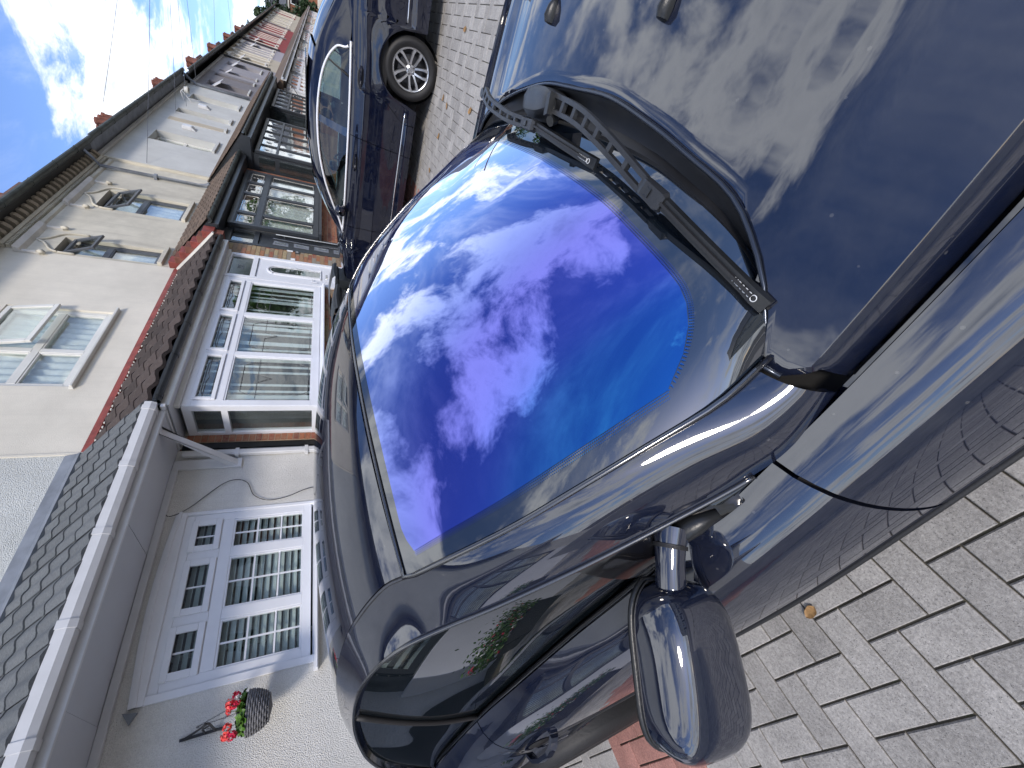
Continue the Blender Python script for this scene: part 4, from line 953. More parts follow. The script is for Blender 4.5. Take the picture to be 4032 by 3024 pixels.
def curtains(par, x0, x1, z0, z1, y, mat='curtain', amp=.018, per=.11):
    n = max(8, int((x1 - x0) / per * 6)); q = MB(); q.grid([[(lerp(x0, x1, i / n), y + amp * math.sin(2 * PI * lerp(x0, x1, i / n) / per) + .3 * amp * math.sin(13 * lerp(x0, x1, i / n)), z) for z in (z0, (z0 + z1) / 2, z1)] for i in range(n + 1)]); q.build('curtain', mat, par, smooth=True)
BR = {}
def brickwork(par, x0, x1, z0, z1, y, mat='brick_multi', holes=(), bw=.225, bh=.075, half0=0, axis='x', stuff_below=None):
    if mat not in BR:
        me = bpy.data.meshes.new('brick'); q = MB().box(-.1075, .1075, -.05, .05, -.0325, .0325); me.from_pydata(q.v, [], q.f); me.materials.append(MATS[mat]); BR[mat] = me
    nr = int(round((z1 - z0) / bh)); q = MB(); n = 0
    for r in range(nr):
        z = z0 + (r + .5) * bh; xx = x0 - (bw / 2 if (r + half0) % 2 else 0)
        while xx < x1 - .02:
            a, b = max(xx, x0), min(xx + bw, x1)
            if b - a > .03 and not any(h[0] < (a + b) / 2 < h[1] and h[2] < z < h[3] for h in holes):
                c_ = (a + b) / 2; k = (b - a - .010) / .215; p = random.uniform(-.0025, .0025)
                if axis == 'x': Mx = Matrix.Translation(T((c_, y + .05 + p, z))) @ Matrix.Diagonal((k, 1, 1, 1))
                else: Mx = Matrix.Translation(T((y + .05 + p, c_, z))) @ Matrix.Rotation(PI / 2, 4, 'Z') @ Matrix.Diagonal((k, 1, 1, 1))
                if FLIPY[0] is None:
                    o = bpy.data.objects.new('brick', BR[mat]); o.matrix_world = Mx; C.objects.link(o); o.parent = par; n += 1
            xx += bw
    if axis == 'x': MB().box(x0 + .002, x1 - .002, y + .007, y + .06, z0, z1).build('mortar', 'mortar', par)
    else: MB().box(y + .007, y + .06, x0 + .002, x1 - .002, z0, z1).build('mortar', 'mortar', par)
    return n
def tile_mesh(w, l, amp, waves, mat, th=.018):
    n = 6 * waves; q = MB(); prof = [(w * (i / n - .5), amp * (.5 - .5 * math.cos(2 * PI * waves * i / n))) for i in range(n + 1)]
    q.grid([[(x, 0, h) for x, h in prof], [(x, l, h) for x, h in prof]]); q.grid([[(x, 0, h - th) for x, h in prof], [(x, 0, h) for x, h in prof]])
    me = bpy.data.meshes.new('tile'); me.from_pydata(q.v, [], q.f); me.materials.append(MATS[mat])
    me.polygons.foreach_set('use_smooth', [True] * n + [False] * n); return me
def canopy(par, x0, x1, ylo, zlo, yhi, zhi, rows, cols, mat, amp=.028, waves=2, stuff=False, th=.02):
    sl = math.atan2(zhi - zlo, yhi - ylo); Ls = math.hypot(zhi - zlo, yhi - ylo); e = Ls / rows; w = (x1 - x0) / cols
    base = MB(); base.prism([(x0, ylo, zlo - .012), (x0, yhi, zhi - .012), (x0, yhi, zhi - .06), (x0, ylo, zlo - .06)], (x1 - x0, 0, 0)); cp = base.build('canopy_roof', 'black_plastic', par)
    tm = tile_mesh(w * .992, e + .05, amp, waves, mat, th); st = MB()
    for r in range(rows):
        for c_ in range(cols):
            p = (x0 + (c_ + .5) * w, ylo + math.cos(sl) * e * r, zlo + math.sin(sl) * e * r)
            Mx = Matrix.Translation(T(p)) @ Matrix.Rotation(sl - .035 + random.uniform(-.008, .008), 4, 'X') @ Matrix.Rotation(random.uniform(-.006, .006), 4, 'Z') @ Matrix.Translation((0, -.01, .022))
            if stuff:
                v = [Mx @ q.co for q in tm.vertices]; st.add(v, [tuple(q.vertices) for q in tm.polygons])
            else:
                o = bpy.data.objects.new('tile', tm); o.matrix_world = Mx; C.objects.link(o); o.parent = cp
    if stuff:
        sv = (SHEAR[0], FLIPY[0]); SHEAR[0] = 0.; 
        fy = FLIPY[0]
        if fy is not None: st.v = [(v[0], fy - v[1], v[2]) for v in st.v]
        FLIPY[0] = fy; o = st.build('tiles', mat, cp, kind='stuff'); SHEAR[0] = sv[0]
    return cp
def gutter(par, x0, x1, y, z, r, mat, joints=(), square=False, name='gutter', bm='black_gutter', hang=True):
    q = MB()
    if square: prof = [(-r, r * .9), (-r, -.25 * r), (-.6 * r, -r), (r, -r), (r, r * .9), (.8 * r, r * .9), (.8 * r, -.75 * r), (-.5 * r, -.75 * r), (-.85 * r, -.2 * r), (-.85 * r, r * .9)]
    else: prof = [(r * math.cos(a), r * math.sin(a)) for a in [PI + PI * k / 8 for k in range(9)]] + [(.88 * r * math.cos(a), .88 * r * math.sin(a)) for a in [2 * PI - PI * k / 8 for k in range(9)]]
    q.prism([(x0, y + a, z + b) for a, b in prof], (x1 - x0, 0, 0)); g = q.build(name, mat, par)
    for x in joints:
        j = MB()
        if square: j.prism([(x - .03, y + a * 1.10, z + b * 1.10) for a, b in prof[:5]], (.06, 0, 0))
        else: j.prism([(x - .025, y + 1.12 * r * math.cos(a), z + 1.12 * r * math.sin(a)) for a in [PI + PI * k / 8 for k in range(9)]], (.05, 0, 0))
        j.build('gutter_bracket', mat if square else bm, g)
    return g
def main_roof(par, x0, x1, mat='slate_roof', ze=6.38, ye=4.62):
    q = MB(); q.prism([(x0, ye, ze), (x0, 8.6, ze + 3.0), (x0, 12.6, ze), (x0, 12.6, ze - .12), (x0, 8.6, ze + 2.88), (x0, ye, ze - .06)], (x1 - x0, 0, 0)); q.build('roof', mat, par)
    q = MB(); q.box(x0, x1, 11.9, 12.0, -1, ze - .1); q.build('back_wall', 'brick_far', par)
def chimney(par, x0, x1, zb=8.3, zt=10.1, y0=7.5, y1=8.6, npots=4):
    q = MB(); q.box(x0, x1, y0, y1, zb, zt - .35); 
    for k in range(4): q.box(x0 - .035 * (k + 1), x1 + .035 * (k + 1), y0 - .035 * (k + 1), y1 + .035 * (k + 1), zt - .35 + .075 * k, zt - .35 + .075 * (k + 1) - .004)
    o = q.build('chimney_stack', 'stack_brick', par)
    for k in range(npots):
        for yy in (y0 + .25, y1 - .25):
            xx = lerp(x0 + .22, x1 - .22, k / max(1, npots - 1)); q = MB(); q.lathe([(.12, 0), (.15, .05), (.12, .1), (.11, .55), (.15, .60), (.15, .68), (.10, .68), (.09, .3)], (xx, yy, zt - .06), 'Z', 10); q.build('chimney_pot', 'terracotta', o, smooth=True)

# ===== nearest house: white pebbledash, grey tiled canopy
SHEAR[:] = [.026, 3.85]
H20 = house('nearest house of the terrace, white pebbledash with grey ribbed tiles over its white cottage window')
wz0, wz1 = 1.585, 2.965
wall(H20, -9.0, 3.86, -1.2, 3.30, 4.97, 'pebbledash', [(1.17, 2.965, wz0, wz1), (-5.3, -1.5, 1.25, 2.95)], .10)
wall(H20, -9.0, 3.885, 3.30, 6.42, 4.972, 'pebbledash_upper', [], name='upper_wall')
wall(H20, -9, 3.9, -1.2, 6.4, 9.0, 'room', name='back_wall')
# cottage window: arched head board, three lights with top openers
W20 = window(H20, 1.235, 2.925, wz0 + .03, wz1 - .09, 4.975, cols=(1.80, 2.44), rows=(2.465,), fw=.085, mw=.105, bars=lambda ix, iz: (2, 3) if iz == 0 else (2, 1), bead=True)
MB().box(1.17, 1.235, 4.955, 5.06, wz0, wz1).build('window_surround', 'upvc', W20, bevel=.004); MB().box(2.925, 2.965, 4.955, 5.06, wz0, wz1).build('window_surround', 'upvc', W20, bevel=.004)
q = MB(); arch = [(lerp(1.17, 2.965, t), wz1 + .050 * math.sin(PI * t)) for t in [i / 16 for i in range(17)]]
q.prism([(x, 4.945, z) for x, z in arch] + [(2.965, 4.945, wz1 - .10), (1.17, 4.945, wz1 - .10)], (0, .11, 0)); q.build('arched_head', 'upvc', W20, bevel=.004)
q = MB(); q.prism([(x, 4.925, z - .03) for x, z in arch] + [(x, 4.925, z - .058) for x, z in arch[::-1]], (0, .03, 0)); q.build('head_moulding', 'upvc', W20)
MB().prism([(1.09, 4.86, 1.545), (1.09, 4.85, 1.560), (1.09, 5.02, 1.600), (1.09, 5.02, 1.545)], (1.90, 0, 0)).build('sill', 'upvc', W20, bevel=.004)
for (a, b) in ((1.32, 1.745), (1.855, 2.385), (2.495, 2.84)):   # opening top lights stand proud
    q = MB(); za, zb_, yy = 2.525, 2.800, 4.955; t = .055; q.box(a - .01, b + .01, yy, yy + .03, za, za + t); q.box(a - .01, b + .01, yy, yy + .03, zb_ - t, zb_); q.box(a - .01, a + t, yy, yy + .03, za + t, zb_ - t); q.box(b - t, b + .01, yy, yy + .03, za + t, zb_ - t); q.build('opening_light', 'upvc', W20, bevel=.004)
room(H20, 1.2, 2.94, 1.5, 2.99, 5.06)
louvres(H20, 1.84, 2.90, 1.62, 2.43, 5.07, .066)
louvres(H20, 1.30, 1.76, 1.62, 2.43, 5.07, .066)
louvres(H20, 1.30, 2.90, 2.50, 2.86, 5.07, .066)
MB().box(1.62, 1.66, 5.50, 5.54, 1.6, 2.9).build('curtain', 'curtain', H20)
# canopy and its trims
def canx(x0, x1): pass
cp20 = canopy(H20, -8.7, 3.90, 4.10, 3.255, 4.97, 3.985, 4, 42, 'tile_grey', .022, 2, th=.032)
MB().box(-8.7, 3.90, 4.205, 4.235, 3.10, 3.275).build('fascia_board', 'white_trim', H20, bevel=.004)
for k in range(9): MB().box(3.90 - 1.4 * (k + 1) + .004, 3.90 - 1.4 * k, 4.225, 4.965, 3.118 + .003 * (k % 2), 3.130 + .003 * (k % 2)).build('soffit_panel', 'soffit_white', H20)
gutter(H20, -8.7, 3.885, 4.135, 3.215, .055, 'white_trim', [3.80, 3.05, 2.35, 1.62, .92, .2, -1., -2.2], True)
MB().box(3.86, 3.90, 4.14, 4.965, 3.10, 3.16).build('canopy_end_board', 'white_trim', H20)
q = MB(); q.prism([(3.86, 4.14, 3.14), (3.86, 4.97, 3.14), (3.86, 4.97, 3.95), (3.86, 4.14, 3.24)], (.035, 0, 0)); q.build('canopy_end', 'lead_grey', H20)
MB().prism([(-8.7, 4.955, 3.94), (-8.7, 4.90, 3.985), (-8.7, 4.925, 4.02), (-8.7, 4.955, 4.125), (-8.7, 4.968, 4.125)], (12.55, 0, 0)).build('lead_flashing', 'lead_grey', H20)
q = MB(); q.prism([(3.575, 4.96, 2.43), (3.575, 4.96, 2.56), (3.575, 4.24, 3.155), (3.575, 4.24, 3.105), (3.575, 4.30, 3.105)], (.085, 0, 0)); q.build('canopy_brace', 'white_trim', H20, bevel=.004)
MB().box(3.55, 3.68, 4.93, 4.966, 2.42, 3.115).build('brace_post', 'white_trim', H20, bevel=.004)
MB().box(.3, 3.55, 4.92, 4.966, 3.055, 3.117).build('wall_plate', 'white_trim', H20, bevel=.004)
q = MB(); q.box(3.725, 3.795, 4.89, 4.955, -.5, 3.05); dp = q.build('downpipe', 'white_trim', H20, bevel=.010)
for z in (1.66, 2.46): MB().box(3.705, 3.815, 4.885, 4.966, z, z + .045).build('pipe_clip', 'white_trim', dp, bevel=.004)
cab = [(3.02, 4.955, 3.09), (2.93, 4.94, 3.02), (3.02, 4.945, 2.86), (3.30, 4.95, 2.60), (3.36, 4.95, 2.45), (3.30, 4.95, 2.33), (3.12, 4.95, 2.25), (3.03, 4.95, 2.10), (3.05, 4.95, 1.90), (3.14, 4.95, 1.68), (3.16, 4.95, 1.5), (3.13, 4.95, 1.2)]
MB().tube([crom(cab, i / 6) for i in range(67)], .0045, 5).build('wall_cable', 'wire_black', H20, smooth=True)
q = MB(); q.prism([(1.06, 4.935, 2.93), (1.15, 4.935, 2.99), (1.13, 4.935, 2.89)], (0, .03, 0)); q.build('cable_clamp', 'lead_grey', H20)
# hanging basket bracket (fixed to the wall)
q = MB(); q.box(.845, .865, 4.948, 4.966, 2.28, 2.57); q.tube([(.855, 4.955, 2.545), (.86, 4.80, 2.43), (.86, 4.66, 2.345)], .009, 6); q.tube([(.855, 4.955, 2.33), (.86, 4.66, 2.335), (.86, 4.635, 2.36)], .009, 6); q.tube([(.857, 4.95, 2.40), (.86, 4.82, 2.40), (.86, 4.74, 2.345)], .007, 6); q.build('basket_bracket', 'wire_black', H20)
main_roof(H20, -9, 3.87); gutter(H20, -9, 3.87, 4.56, 6.33, .06, 'moss_gutter')
# neighbouring bay with black frames (seen mirrored in the car's side window)
MB().box(-5.6, -1.2, 4.30, 4.96, -.6, 1.22).build('bay_base', 'upvc', H20, bevel=.01)
window(H20, -5.5, -1.3, 1.24, 2.95, 4.30, cols=(-4.5, -3.4, -2.3), rows=(2.45,), fm='anthracite', fw=.10, mw=.12, bead=False)
louvres(H20, -5.4, -1.4, 1.3, 2.9, 4.55, .12); room(H20, -5.5, -1.3, 1.22, 2.97, 4.40, .9)
MB().box(-5.6, -1.2, 4.30, 4.96, 2.955, 3.10).build('bay_head', 'anthracite', H20)
MB().box(-.95, -.15, 4.90, 4.965, -.1, 2.15).build('front_door', 'anthracite', H20, bevel=.01)

# ===== number 22
SHEAR[:] = [.010, 5.6]
H22 = house('cream house numbered 22, white bay window and door under brown wavy tiles')
UW = (4.99, 6.66, 4.44, 5.62)
wall(H22, 3.885, 8.2, 3.0, 6.40, 4.968, 'render_pink', [UW], .07)
q = MB(); q.box(3.865, 3.893, 4.955, 4.975, 4.0, 6.4); q.build('render_joint', 'render_pink', H22)
B22 = window(H22, 4.09, 7.17, 1.56, 3.06, 4.375, cols=(5.12, 6.10), rows=(2.69,), fw=.095, mw=.085)
for (a, b) in ((4.19, 5.08), (5.16, 6.06), (6.15, 7.07)):     # opening top lights
    q = MB(); za, zb_ = 2.735, 2.985; t = .045; yy = 4.357; q.box(a, b, yy, yy + .03, za, za + t); q.box(a, b, yy, yy + .03, zb_ - t, zb_); q.box(a, a + t, yy, yy + .03, za + t, zb_ - t); q.box(b - t, b, yy, yy + .03, za + t, zb_ - t); q.build('opening_light', 'upvc', B22, bevel=.004)
    for (x, zc_, ww, hh) in (((a + b) / 2, 2.855, (b - a) / 2 - .12, .055), ((a + b) / 2, 2.10, (b - a) / 2 - .12, .40)):
        q = MB(); P_ = [(x + ww * cx_, 4.400, zc_ + hh * cz2) for cx_, cz2 in ((-1, .7), (-.8, 1), (.8, 1), (1, .7), (1, -.7), (.8, -1), (-.8, -1), (-1, -.7), (-1, .7))]; q.tube(P_, .0045, 4, False)
        q.tube([(x - ww * 1.2, 4.400, zc_ + hh * .55), (x - ww * .25, 4.400, zc_ + hh * .55), (x, 4.400, zc_ + hh * .15), (x + ww * .25, 4.400, zc_ + hh * .55), (x + ww * 1.2, 4.400, zc_ + hh * .55)], .004, 4); q.build('leaded_line', 'leading', B22)
MB().prism([(4.02, 4.30, 1.49), (4.02, 4.30, 1.515), (4.02, 4.42, 1.57), (4.02, 4.42, 1.49)], (3.20, 0, 0)).build('sill', 'upvc', B22, bevel=.004)
S22 = mesh('side_window', *(lambda q: (q.v, q.f))(MB().box(4.085, 4.155, 4.385, 4.47, 1.56, 3.06).box(4.085, 4.155, 4.90, 4.97, 1.56, 3.06).box(4.085, 4.155, 4.47, 4.90, 1.56, 1.64).box(4.085, 4.155, 4.47, 4.90, 2.97, 3.06).box(4.085, 4.155, 4.47, 4.90, 2.60, 2.67)), 'upvc', H22)
for a, b in ((1.64, 2.60), (2.67, 2.97)): MB().box(4.118, 4.122, 4.47, 4.90, a, b).build('pane', 'window_glass', S22)
for k in range(22):
    x = 4.30 + k * .128
    if k % 7 in (3,): continue
    wv_ = .04 if k % 3 else .085
    MB().box(x, x + wv_, 4.475, 4.480, 1.62, 3.0).build('vertical_blind', 'blind', H22)
room(H22, 4.16, 7.15, 1.5, 3.1, 4.46, 1.6)
brickwork(H22, 4.08, 7.17, .60, 1.485, 4.392)
MB().box(4.1, 7.15, 4.41, 4.95, -.5, .60).build('bay_base', 'mortar', H22)
brickwork(H22, 4.52, 4.96, .60, 3.05, 4.085, 'brick_red', axis='y') if False else None
MB().box(4.08, 4.13, 4.40, 4.97, -.5, 1.55).build('bay_side', 'mortar', H22)
MB().box(3.87, 4.083, 4.955, 4.985, -.5, 3.1).build('party_strip', 'black_plastic', H22); brickwork(H22, 3.96, 4.083, 1.2, 3.1, 4.935, 'brick_red', bw=.24)
# door
DX0, DX1 = 7.185, 8.035
D22 = MB().box(DX0, DX0 + .085, 4.372, 4.46, .45, 3.11).box(DX1 - .07, DX1, 4.372, 4.46, .45, 3.11).box(DX0 + .085, DX1 - .07, 4.372, 4.46, 3.03, 3.11).box(DX0 + .085, DX1 - .07, 4.374, 4.46, 2.62, 2.70).build('door_frame', 'upvc', H22, bevel=.004)
fl = MB().box(DX0 + .09, DX1 - .075, 4.415, 4.419, 2.705, 3.025).build('fanlight', 'frosted_glass', D22)
dl = MB().box(DX0 + .09, DX1 - .075, 4.40, 4.45, .50, 2.615).build('front_door', 'upvc', H22, bevel=.004)
q = MB(); xm = (DX0 + DX1) / 2 + .005; P_ = [(xm - .15, 1.56), (xm + .15, 1.56), (xm + .15, 2.30)] + [(xm + .15 * math.cos(a), 2.30 + .15 * math.sin(a)) for a in [PI * k / 12 for k in range(1, 12)]] + [(xm - .15, 2.30)]
q.tube([(x, 4.395, z) for x, z in P_ + [P_[0]]], .020, 6, False); q.build('door_light_frame', 'upvc', dl)
q = MB(); q.prism([(x, 4.392, z) for x, z in P_], (0, .004, 0)); q.build('door_light', 'window_glass', dl)
q = MB(); q.prism([(x, 4.397, z) for x, z in P_], (0, .002, 0)); q.build('door_light_back', 'room', dl)
q = MB(); q.tube([(xm + .11 * math.cos(a), 4.390, 2.28 + .13 * math.sin(a)) for a in [PI * k / 12 for k in range(13)]] , .006, 5); q.tube([(xm + .11, 4.390, 2.28), (xm + .11, 4.390, 1.58)], .006, 5); q.tube([(xm - .11, 4.390, 2.28), (xm - .11, 4.390, 1.58)], .006, 5)
for z in (1.75, 1.98, 2.2): q.tube([(xm + .11, 4.390, z), (xm + .145, 4.390, z)], .006, 5)
q.build('door_leading', 'upvc', dl)
q = MB(); q.box(xm - .10, xm + .06, 4.386, 4.40, 1.435, 1.475); q.build('letterbox', 'chrome_bar', dl, bevel=.006)
q = MB(); q.box(xm - .17, xm + .17, 4.393, 4.401, 1.40, 1.51); q.build('letter_panel', 'upvc', dl, bevel=.006)
for z0, z1 in ((1.02, 1.34), (.6, .96)):
    for a, b in ((xm - .20, xm - .02), (xm + .02, xm + .20)): MB().box(a, b, 4.391, 4.401, z0, z1).build('door_panel', 'upvc', dl, bevel=.012, segs=2)
MB().box(DX0 + .105, DX0 + .125, 4.36, 4.375, 1.62, 1.72).box(DX0 + .105, DX0 + .20, 4.352, 4.368, 1.70, 1.715).build('door_handle', 'upvc', dl, bevel=.003)
Mx = Matrix(((1, 0, 0, (DX0 + DX1) / 2), (0, 0, -1, 4.412), (0, 1, 0, 2.865 + .010 * (7.6 - 5.6)), (0, 0, 0, 1))); textmesh('house_number', '22', .14, 'anthracite_light', fl, Mx, .001)
MB().box(8.045, 8.085, 4.35, 4.39, 2.02, 2.10).build('door_bell', 'upvc', H22, bevel=.004)
wall(H22, DX0, DX1, -.5, .5, 4.39, 'mortar', name='door_step')
brickwork(H22, 8.04, 8.42, .60, 3.20, 4.375, 'brick_multi')
# canopy, fascia and black gutter
canopy(H22, 3.93, 8.12, 4.12, 3.255, 4.968, 3.915, 4, 14, 'tile_brown', .045, 1, th=.04)
MB().box(3.93, 8.12, 4.19, 4.215, 3.10, 3.26).build('fascia_board', 'upvc_cream', H22, bevel=.004); MB().box(3.93, 8.12, 4.213, 4.96, 3.112, 3.125).build('soffit', 'soffit_white', H22); MB().box(4.05, 8.05, 4.33, 4.38, 3.06, 3.112).build('head_rail', 'upvc_cream', H22)
gutter(H22, 3.93, 8.10, 4.135, 3.215, .052, 'black_gutter', [4.02, 4.75, 5.42, 6.2, 7.0, 7.7], False)
q = MB(); q.prism([(3.90, 4.962, 3.90), (3.90, 4.945, 3.90), (3.90, 4.90, 3.935), (3.90, 4.93, 3.955), (3.90, 4.962, 4.03)], (4.25, 0, 0)); q.build('red_flashing', 'red_paint', H22)
for k in range(60): x = 3.95 + k * .071 + random.uniform(-.01, .01); MB().blob((x, 4.905 + random.uniform(-.006, .006), 3.92), (random.uniform(.01, .03), .016, .012), 5, 3, .5).build('mortar_lump', 'stone_white', H22)
# stepped red brick party wall between the two canopies
st = [(4.965, 4.10), (4.85, 3.99), (4.73, 3.90), (4.61, 3.80), (4.49, 3.70), (4.37, 3.60), (4.25, 3.50)]
for i, (yy, zz_) in enumerate(st): MB().box(8.17, 8.40, yy - .135, yy, zz_ - .17, zz_ + random.uniform(-.006, .006)).build('parapet_brick', 'terracotta' if i % 2 else 'red_paint', H22, bevel=.006)
MB().prism([(8.19, 4.96, 3.2), (8.19, 4.96, 3.95), (8.19, 4.15, 3.35), (8.19, 4.15, 3.2)], (.19, 0, 0)).build('parapet', 'terracotta', H22)
q = MB(); q.ribbon([(8.13, 4.10, 3.31), (8.12, 4.35, 3.50), (8.13, 4.6, 3.69), (8.12, 4.93, 3.95)], [.07, .10, .09, .10], .03); q.build('mortar_fillet', 'stone_white', H22)
# upper window with one light ajar
U22 = window(H22, UW[0], UW[1], UW[2] + .03, UW[3], 5.005, cols=(5.72,), rows=(5.02,), fm='upvc_cream', fw=.075, mw=.075)
MB().prism([(4.94, 4.90, 4.405), (4.94, 4.895, 4.43), (4.94, 5.03, 4.475), (4.94, 5.03, 4.405)], (1.77, 0, 0)).build('sill', 'upvc_cream', U22, bevel=.004)
SH_ = SHEAR[:]; SHEAR[:] = [0, 0]
hz = 5.60; Mo = Matrix.Translation((0, 4.99, hz)) @ Matrix.Rotation(math.radians(-11), 4, 'X'); PLACE[0] = Mo
q = MB(); a, b, t = 5.74, 6.62, .06; q.box(a, b, -.03, .01, -.58, -.58 + t); q.box(a, b, -.03, .01, -t, 0); q.box(a, a + t, -.03, .01, -.58 + t, -t); q.box(b - t, b, -.03, .01, -.58 + t, -t); oc = q.build('open_casement', 'upvc_cream', U22, bevel=.004); MB().box(a + t, b - t, -.012, -.008, -.58 + t, -t).build('pane', 'window_glass', oc)
PLACE[0] = None; SHEAR[:] = SH_
curtains(H22, 5.02, 6.63, 4.46, 5.6, 5.11, amp=.018, per=.13); room(H22, 5.0, 6.65, 4.4, 5.65, 5.085)
main_roof(H22, 3.87, 8.3); gutter(H22, 3.87, 8.3, 4.56, 6.33, .06, 'moss_gutter', [5, 6, 7, 8], bm='moss_gutter')

# ===== number 24: cream stucco with ogee window heads, black ground floor
SHEAR[:] = [.016, 9.6]
H24 = house('old cream stucco house with two ogee headed sash windows and black ground floor frontage')
wall(H24, 8.2, 12.75, 3.0, 6.44, 4.966, 'render_cream', [(8.26, 8.80, 4.32, 5.72), (10.17, 11.08, 4.32, 5.74)], .14)
wall(H24, 8.205, 12.7, 3.0, 6.3, 5.9, 'room', name='back_wall')
for (a, b, cas) in ((8.26, 8.80, True), (10.17, 11.08, True)):
    w_ = window(H24, a + .01, b - .01, 4.35, 5.66, 5.03, rows=(5.10,), fm='anthracite_light', fw=.065, mw=.08)
    MB().box(a - .05, b + .05, 4.90, 5.05, 4.26, 4.33).build('sill', 'render_cream', w_, bevel=.006)
    hz = 5.60 + .016 * (a - 9.6); PLACE[0] = Matrix.Translation((0, 5.0, hz)) @ Matrix.Rotation(math.radians(-22), 4, 'X'); q = MB(); t = .05
    q.box(a + .03, b - .03, -.03, .01, -.46, -.46 + t); q.box(a + .03, b - .03, -.03, .01, -t, 0); q.box(a + .03, a + .03 + t, -.03, .01, -.46 + t, -t); q.box(b - .03 - t, b - .03, -.03, .01, -.46 + t, -t); oc = q.build('open_casement', 'anthracite_light', w_, bevel=.004); MB().box(a + .03 + t, b - .03 - t, -.012, -.008, -.46 + t, -t).build('pane', 'window_glass', oc); PLACE[0] = None
    curtains(H24, a + .02, b - .02, 4.36, 5.66, 5.125, amp=.012, per=.15)
    m = (a + b) / 2 + .05; hw = (b - a) / 2 + .10
    og = [(-1, -.30), (-.98, -.10), (-.80, .02), (-.45, .10), (-.18, .17), (0, .26), (.18, .17), (.45, .10), (.80, .02), (.98, -.10), (1, -.30)]
    q = MB(); q.tube([(m + hw * .95 * crom(og, i / 4)[0], 4.952, 5.74 + crom(og, i / 4)[1]) for i in range(41)], .020, 6); q.build('ogee_moulding', 'render_cream', w_, smooth=True)
    x0, x1 = m - hw - .10, m + hw + .12
    q = MB(); q.prism([(x0, 4.965, 6.02), (x0, 4.90, 6.05), (x0, 4.86, 6.11), (x0, 4.965, 6.13)], (x1 - x0, 0, 0)); q.box(x0, x0 + .05, 4.93, 4.965, 5.82, 6.03); q.box(x1 - .05, x1, 4.93, 4.965, 5.82, 6.03); q.build('hood_mould', 'stone_white', w_)
    for xx in (x0 + .02, x1 - .02): q = MB(); q.blob((xx, 4.92, 5.80), (.042, .035, .05), 10, 7, .5); q.build('hood_corbel', 'render_cream', w_, smooth=True)
q = MB(); q.prism([(8.2, 4.965, 6.08), (8.2, 4.93, 6.10), (8.2, 4.92, 6.15), (8.2, 4.965, 6.17)], (4.5, 0, 0)); q.prism([(8.2, 4.965, 6.245), (8.2, 4.90, 6.25), (8.2, 4.88, 6.29), (8.2, 4.965, 6.30)], (4.5, 0, 0)); q.build('cornice', 'render_cream', H24)
q = MB()
for k in range(90): q.box(8.22 + k * .05, 8.245 + k * .05, 4.905, 4.965, 6.19, 6.235)
q.build('dentil_course', 'render_cream', H24, kind='stuff')
for k in range(24): x = 8.28 + k * .19; MB().prism([(x, 4.965, 6.30), (x, 4.86, 6.33), (x, 4.80, 6.40), (x, 4.80, 6.44), (x, 4.965, 6.44)], (.085, 0, 0)).build('modillion', 'render_stone', H24)
MB().box(8.2, 12.75, 4.60, 4.96, 6.44, 6.47).build('eaves_soffit', 'black_plastic', H24)
dpp = MB().tube([(12.12, 4.62, 6.36), (12.14, 4.78, 6.24), (12.14, 4.90, 6.16), (12.14, 4.905, 4.36), (12.13, 4.86, 4.18), (12.10, 4.80, 4.12)], .036, 8).build('downpipe', 'lead_grey', H24, smooth=True)
for z in (5.15,): MB().box(12.08, 12.20, 4.86, 4.962, z, z + .06).build('pipe_clip', 'lead_grey', dpp)
main_roof(H24, 8.2, 12.75, ze=6.45); gutter(H24, 8.2, 12.75, 4.56, 6.42, .065, 'moss_gutter', [8.9, 9.9, 10.9, 11.9], bm='moss_gutter')
canopy(H24, 8.45, 12.55, 4.03, 3.50, 4.96, 4.17, 6, 20, 'tile_old', .020, 1)
MB().box(8.45, 12.55, 4.06, 4.09, 3.33, 3.50).build('fascia_board', 'anthracite', H24); MB().box(8.42, 12.55, 4.088, 4.95, 3.335, 3.35).build('soffit', 'anthracite', H24); MB().prism([(8.42, 4.06, 3.33), (8.42, 4.96, 3.33), (8.42, 4.96, 4.12), (8.42, 4.06, 3.50)], (.03, 0, 0)).build('canopy_end', 'anthracite', H24)
gutter(H24, 8.4, 12.5, 4.0, 3.48, .06, 'moss_gutter', [8.45, 8.95, 9.5, 10.1, 10.7, 11.4, 12.1], bm='black_gutter')
B24 = window(H24, 9.0, 12.10, 1.66, 3.30, 4.25, cols=(9.60, 10.66, 11.35), rows=(2.80,), fm='anthracite', fw=.10, mw=.11)
for x0_, x1_ in ((9.10, 9.54), (9.66, 10.60), (10.72, 11.29), (11.41, 12.0)):
    q = MB(); q.tube([(x0_ + .05, 4.275, 2.90), (x1_ - .05, 4.275, 2.90), (x1_ - .05, 4.275, 3.15), (x0_ + .05, 4.275, 3.15), (x0_ + .05, 4.275, 2.90)], .006, 4, False)
    m = (x0_ + x1_) / 2
    for dz in (-.07, 0, .07): q.add([(m, 4.272, 3.02 + dz + .03), (m + .025, 4.272, 3.02 + dz), (m, 4.272, 3.02 + dz - .03), (m - .025, 4.272, 3.02 + dz)], [(0, 1, 2, 3)])
    q.build('leaded_line', 'stone_white', B24)
    q = MB(); q.tube([(x0_ + .03, 4.275, 1.80), (x1_ - .03, 4.275, 1.80), (x1_ - .03, 4.275, 2.70), (x0_ + .03, 4.275, 2.70), (x0_ + .03, 4.275, 1.80)], .005, 4, False); q.build('leaded_line', 'stone_white', B24)
curtains(H24, 9.1, 12.0, 1.68, 2.75, 4.40, per=.16, amp=.03); room(H24, 9.05, 12.05, 1.6, 3.32, 4.34, 1.)
MB().box(8.96, 12.14, 4.17, 4.30, 1.60, 1.655).build('sill', 'anthracite', B24)
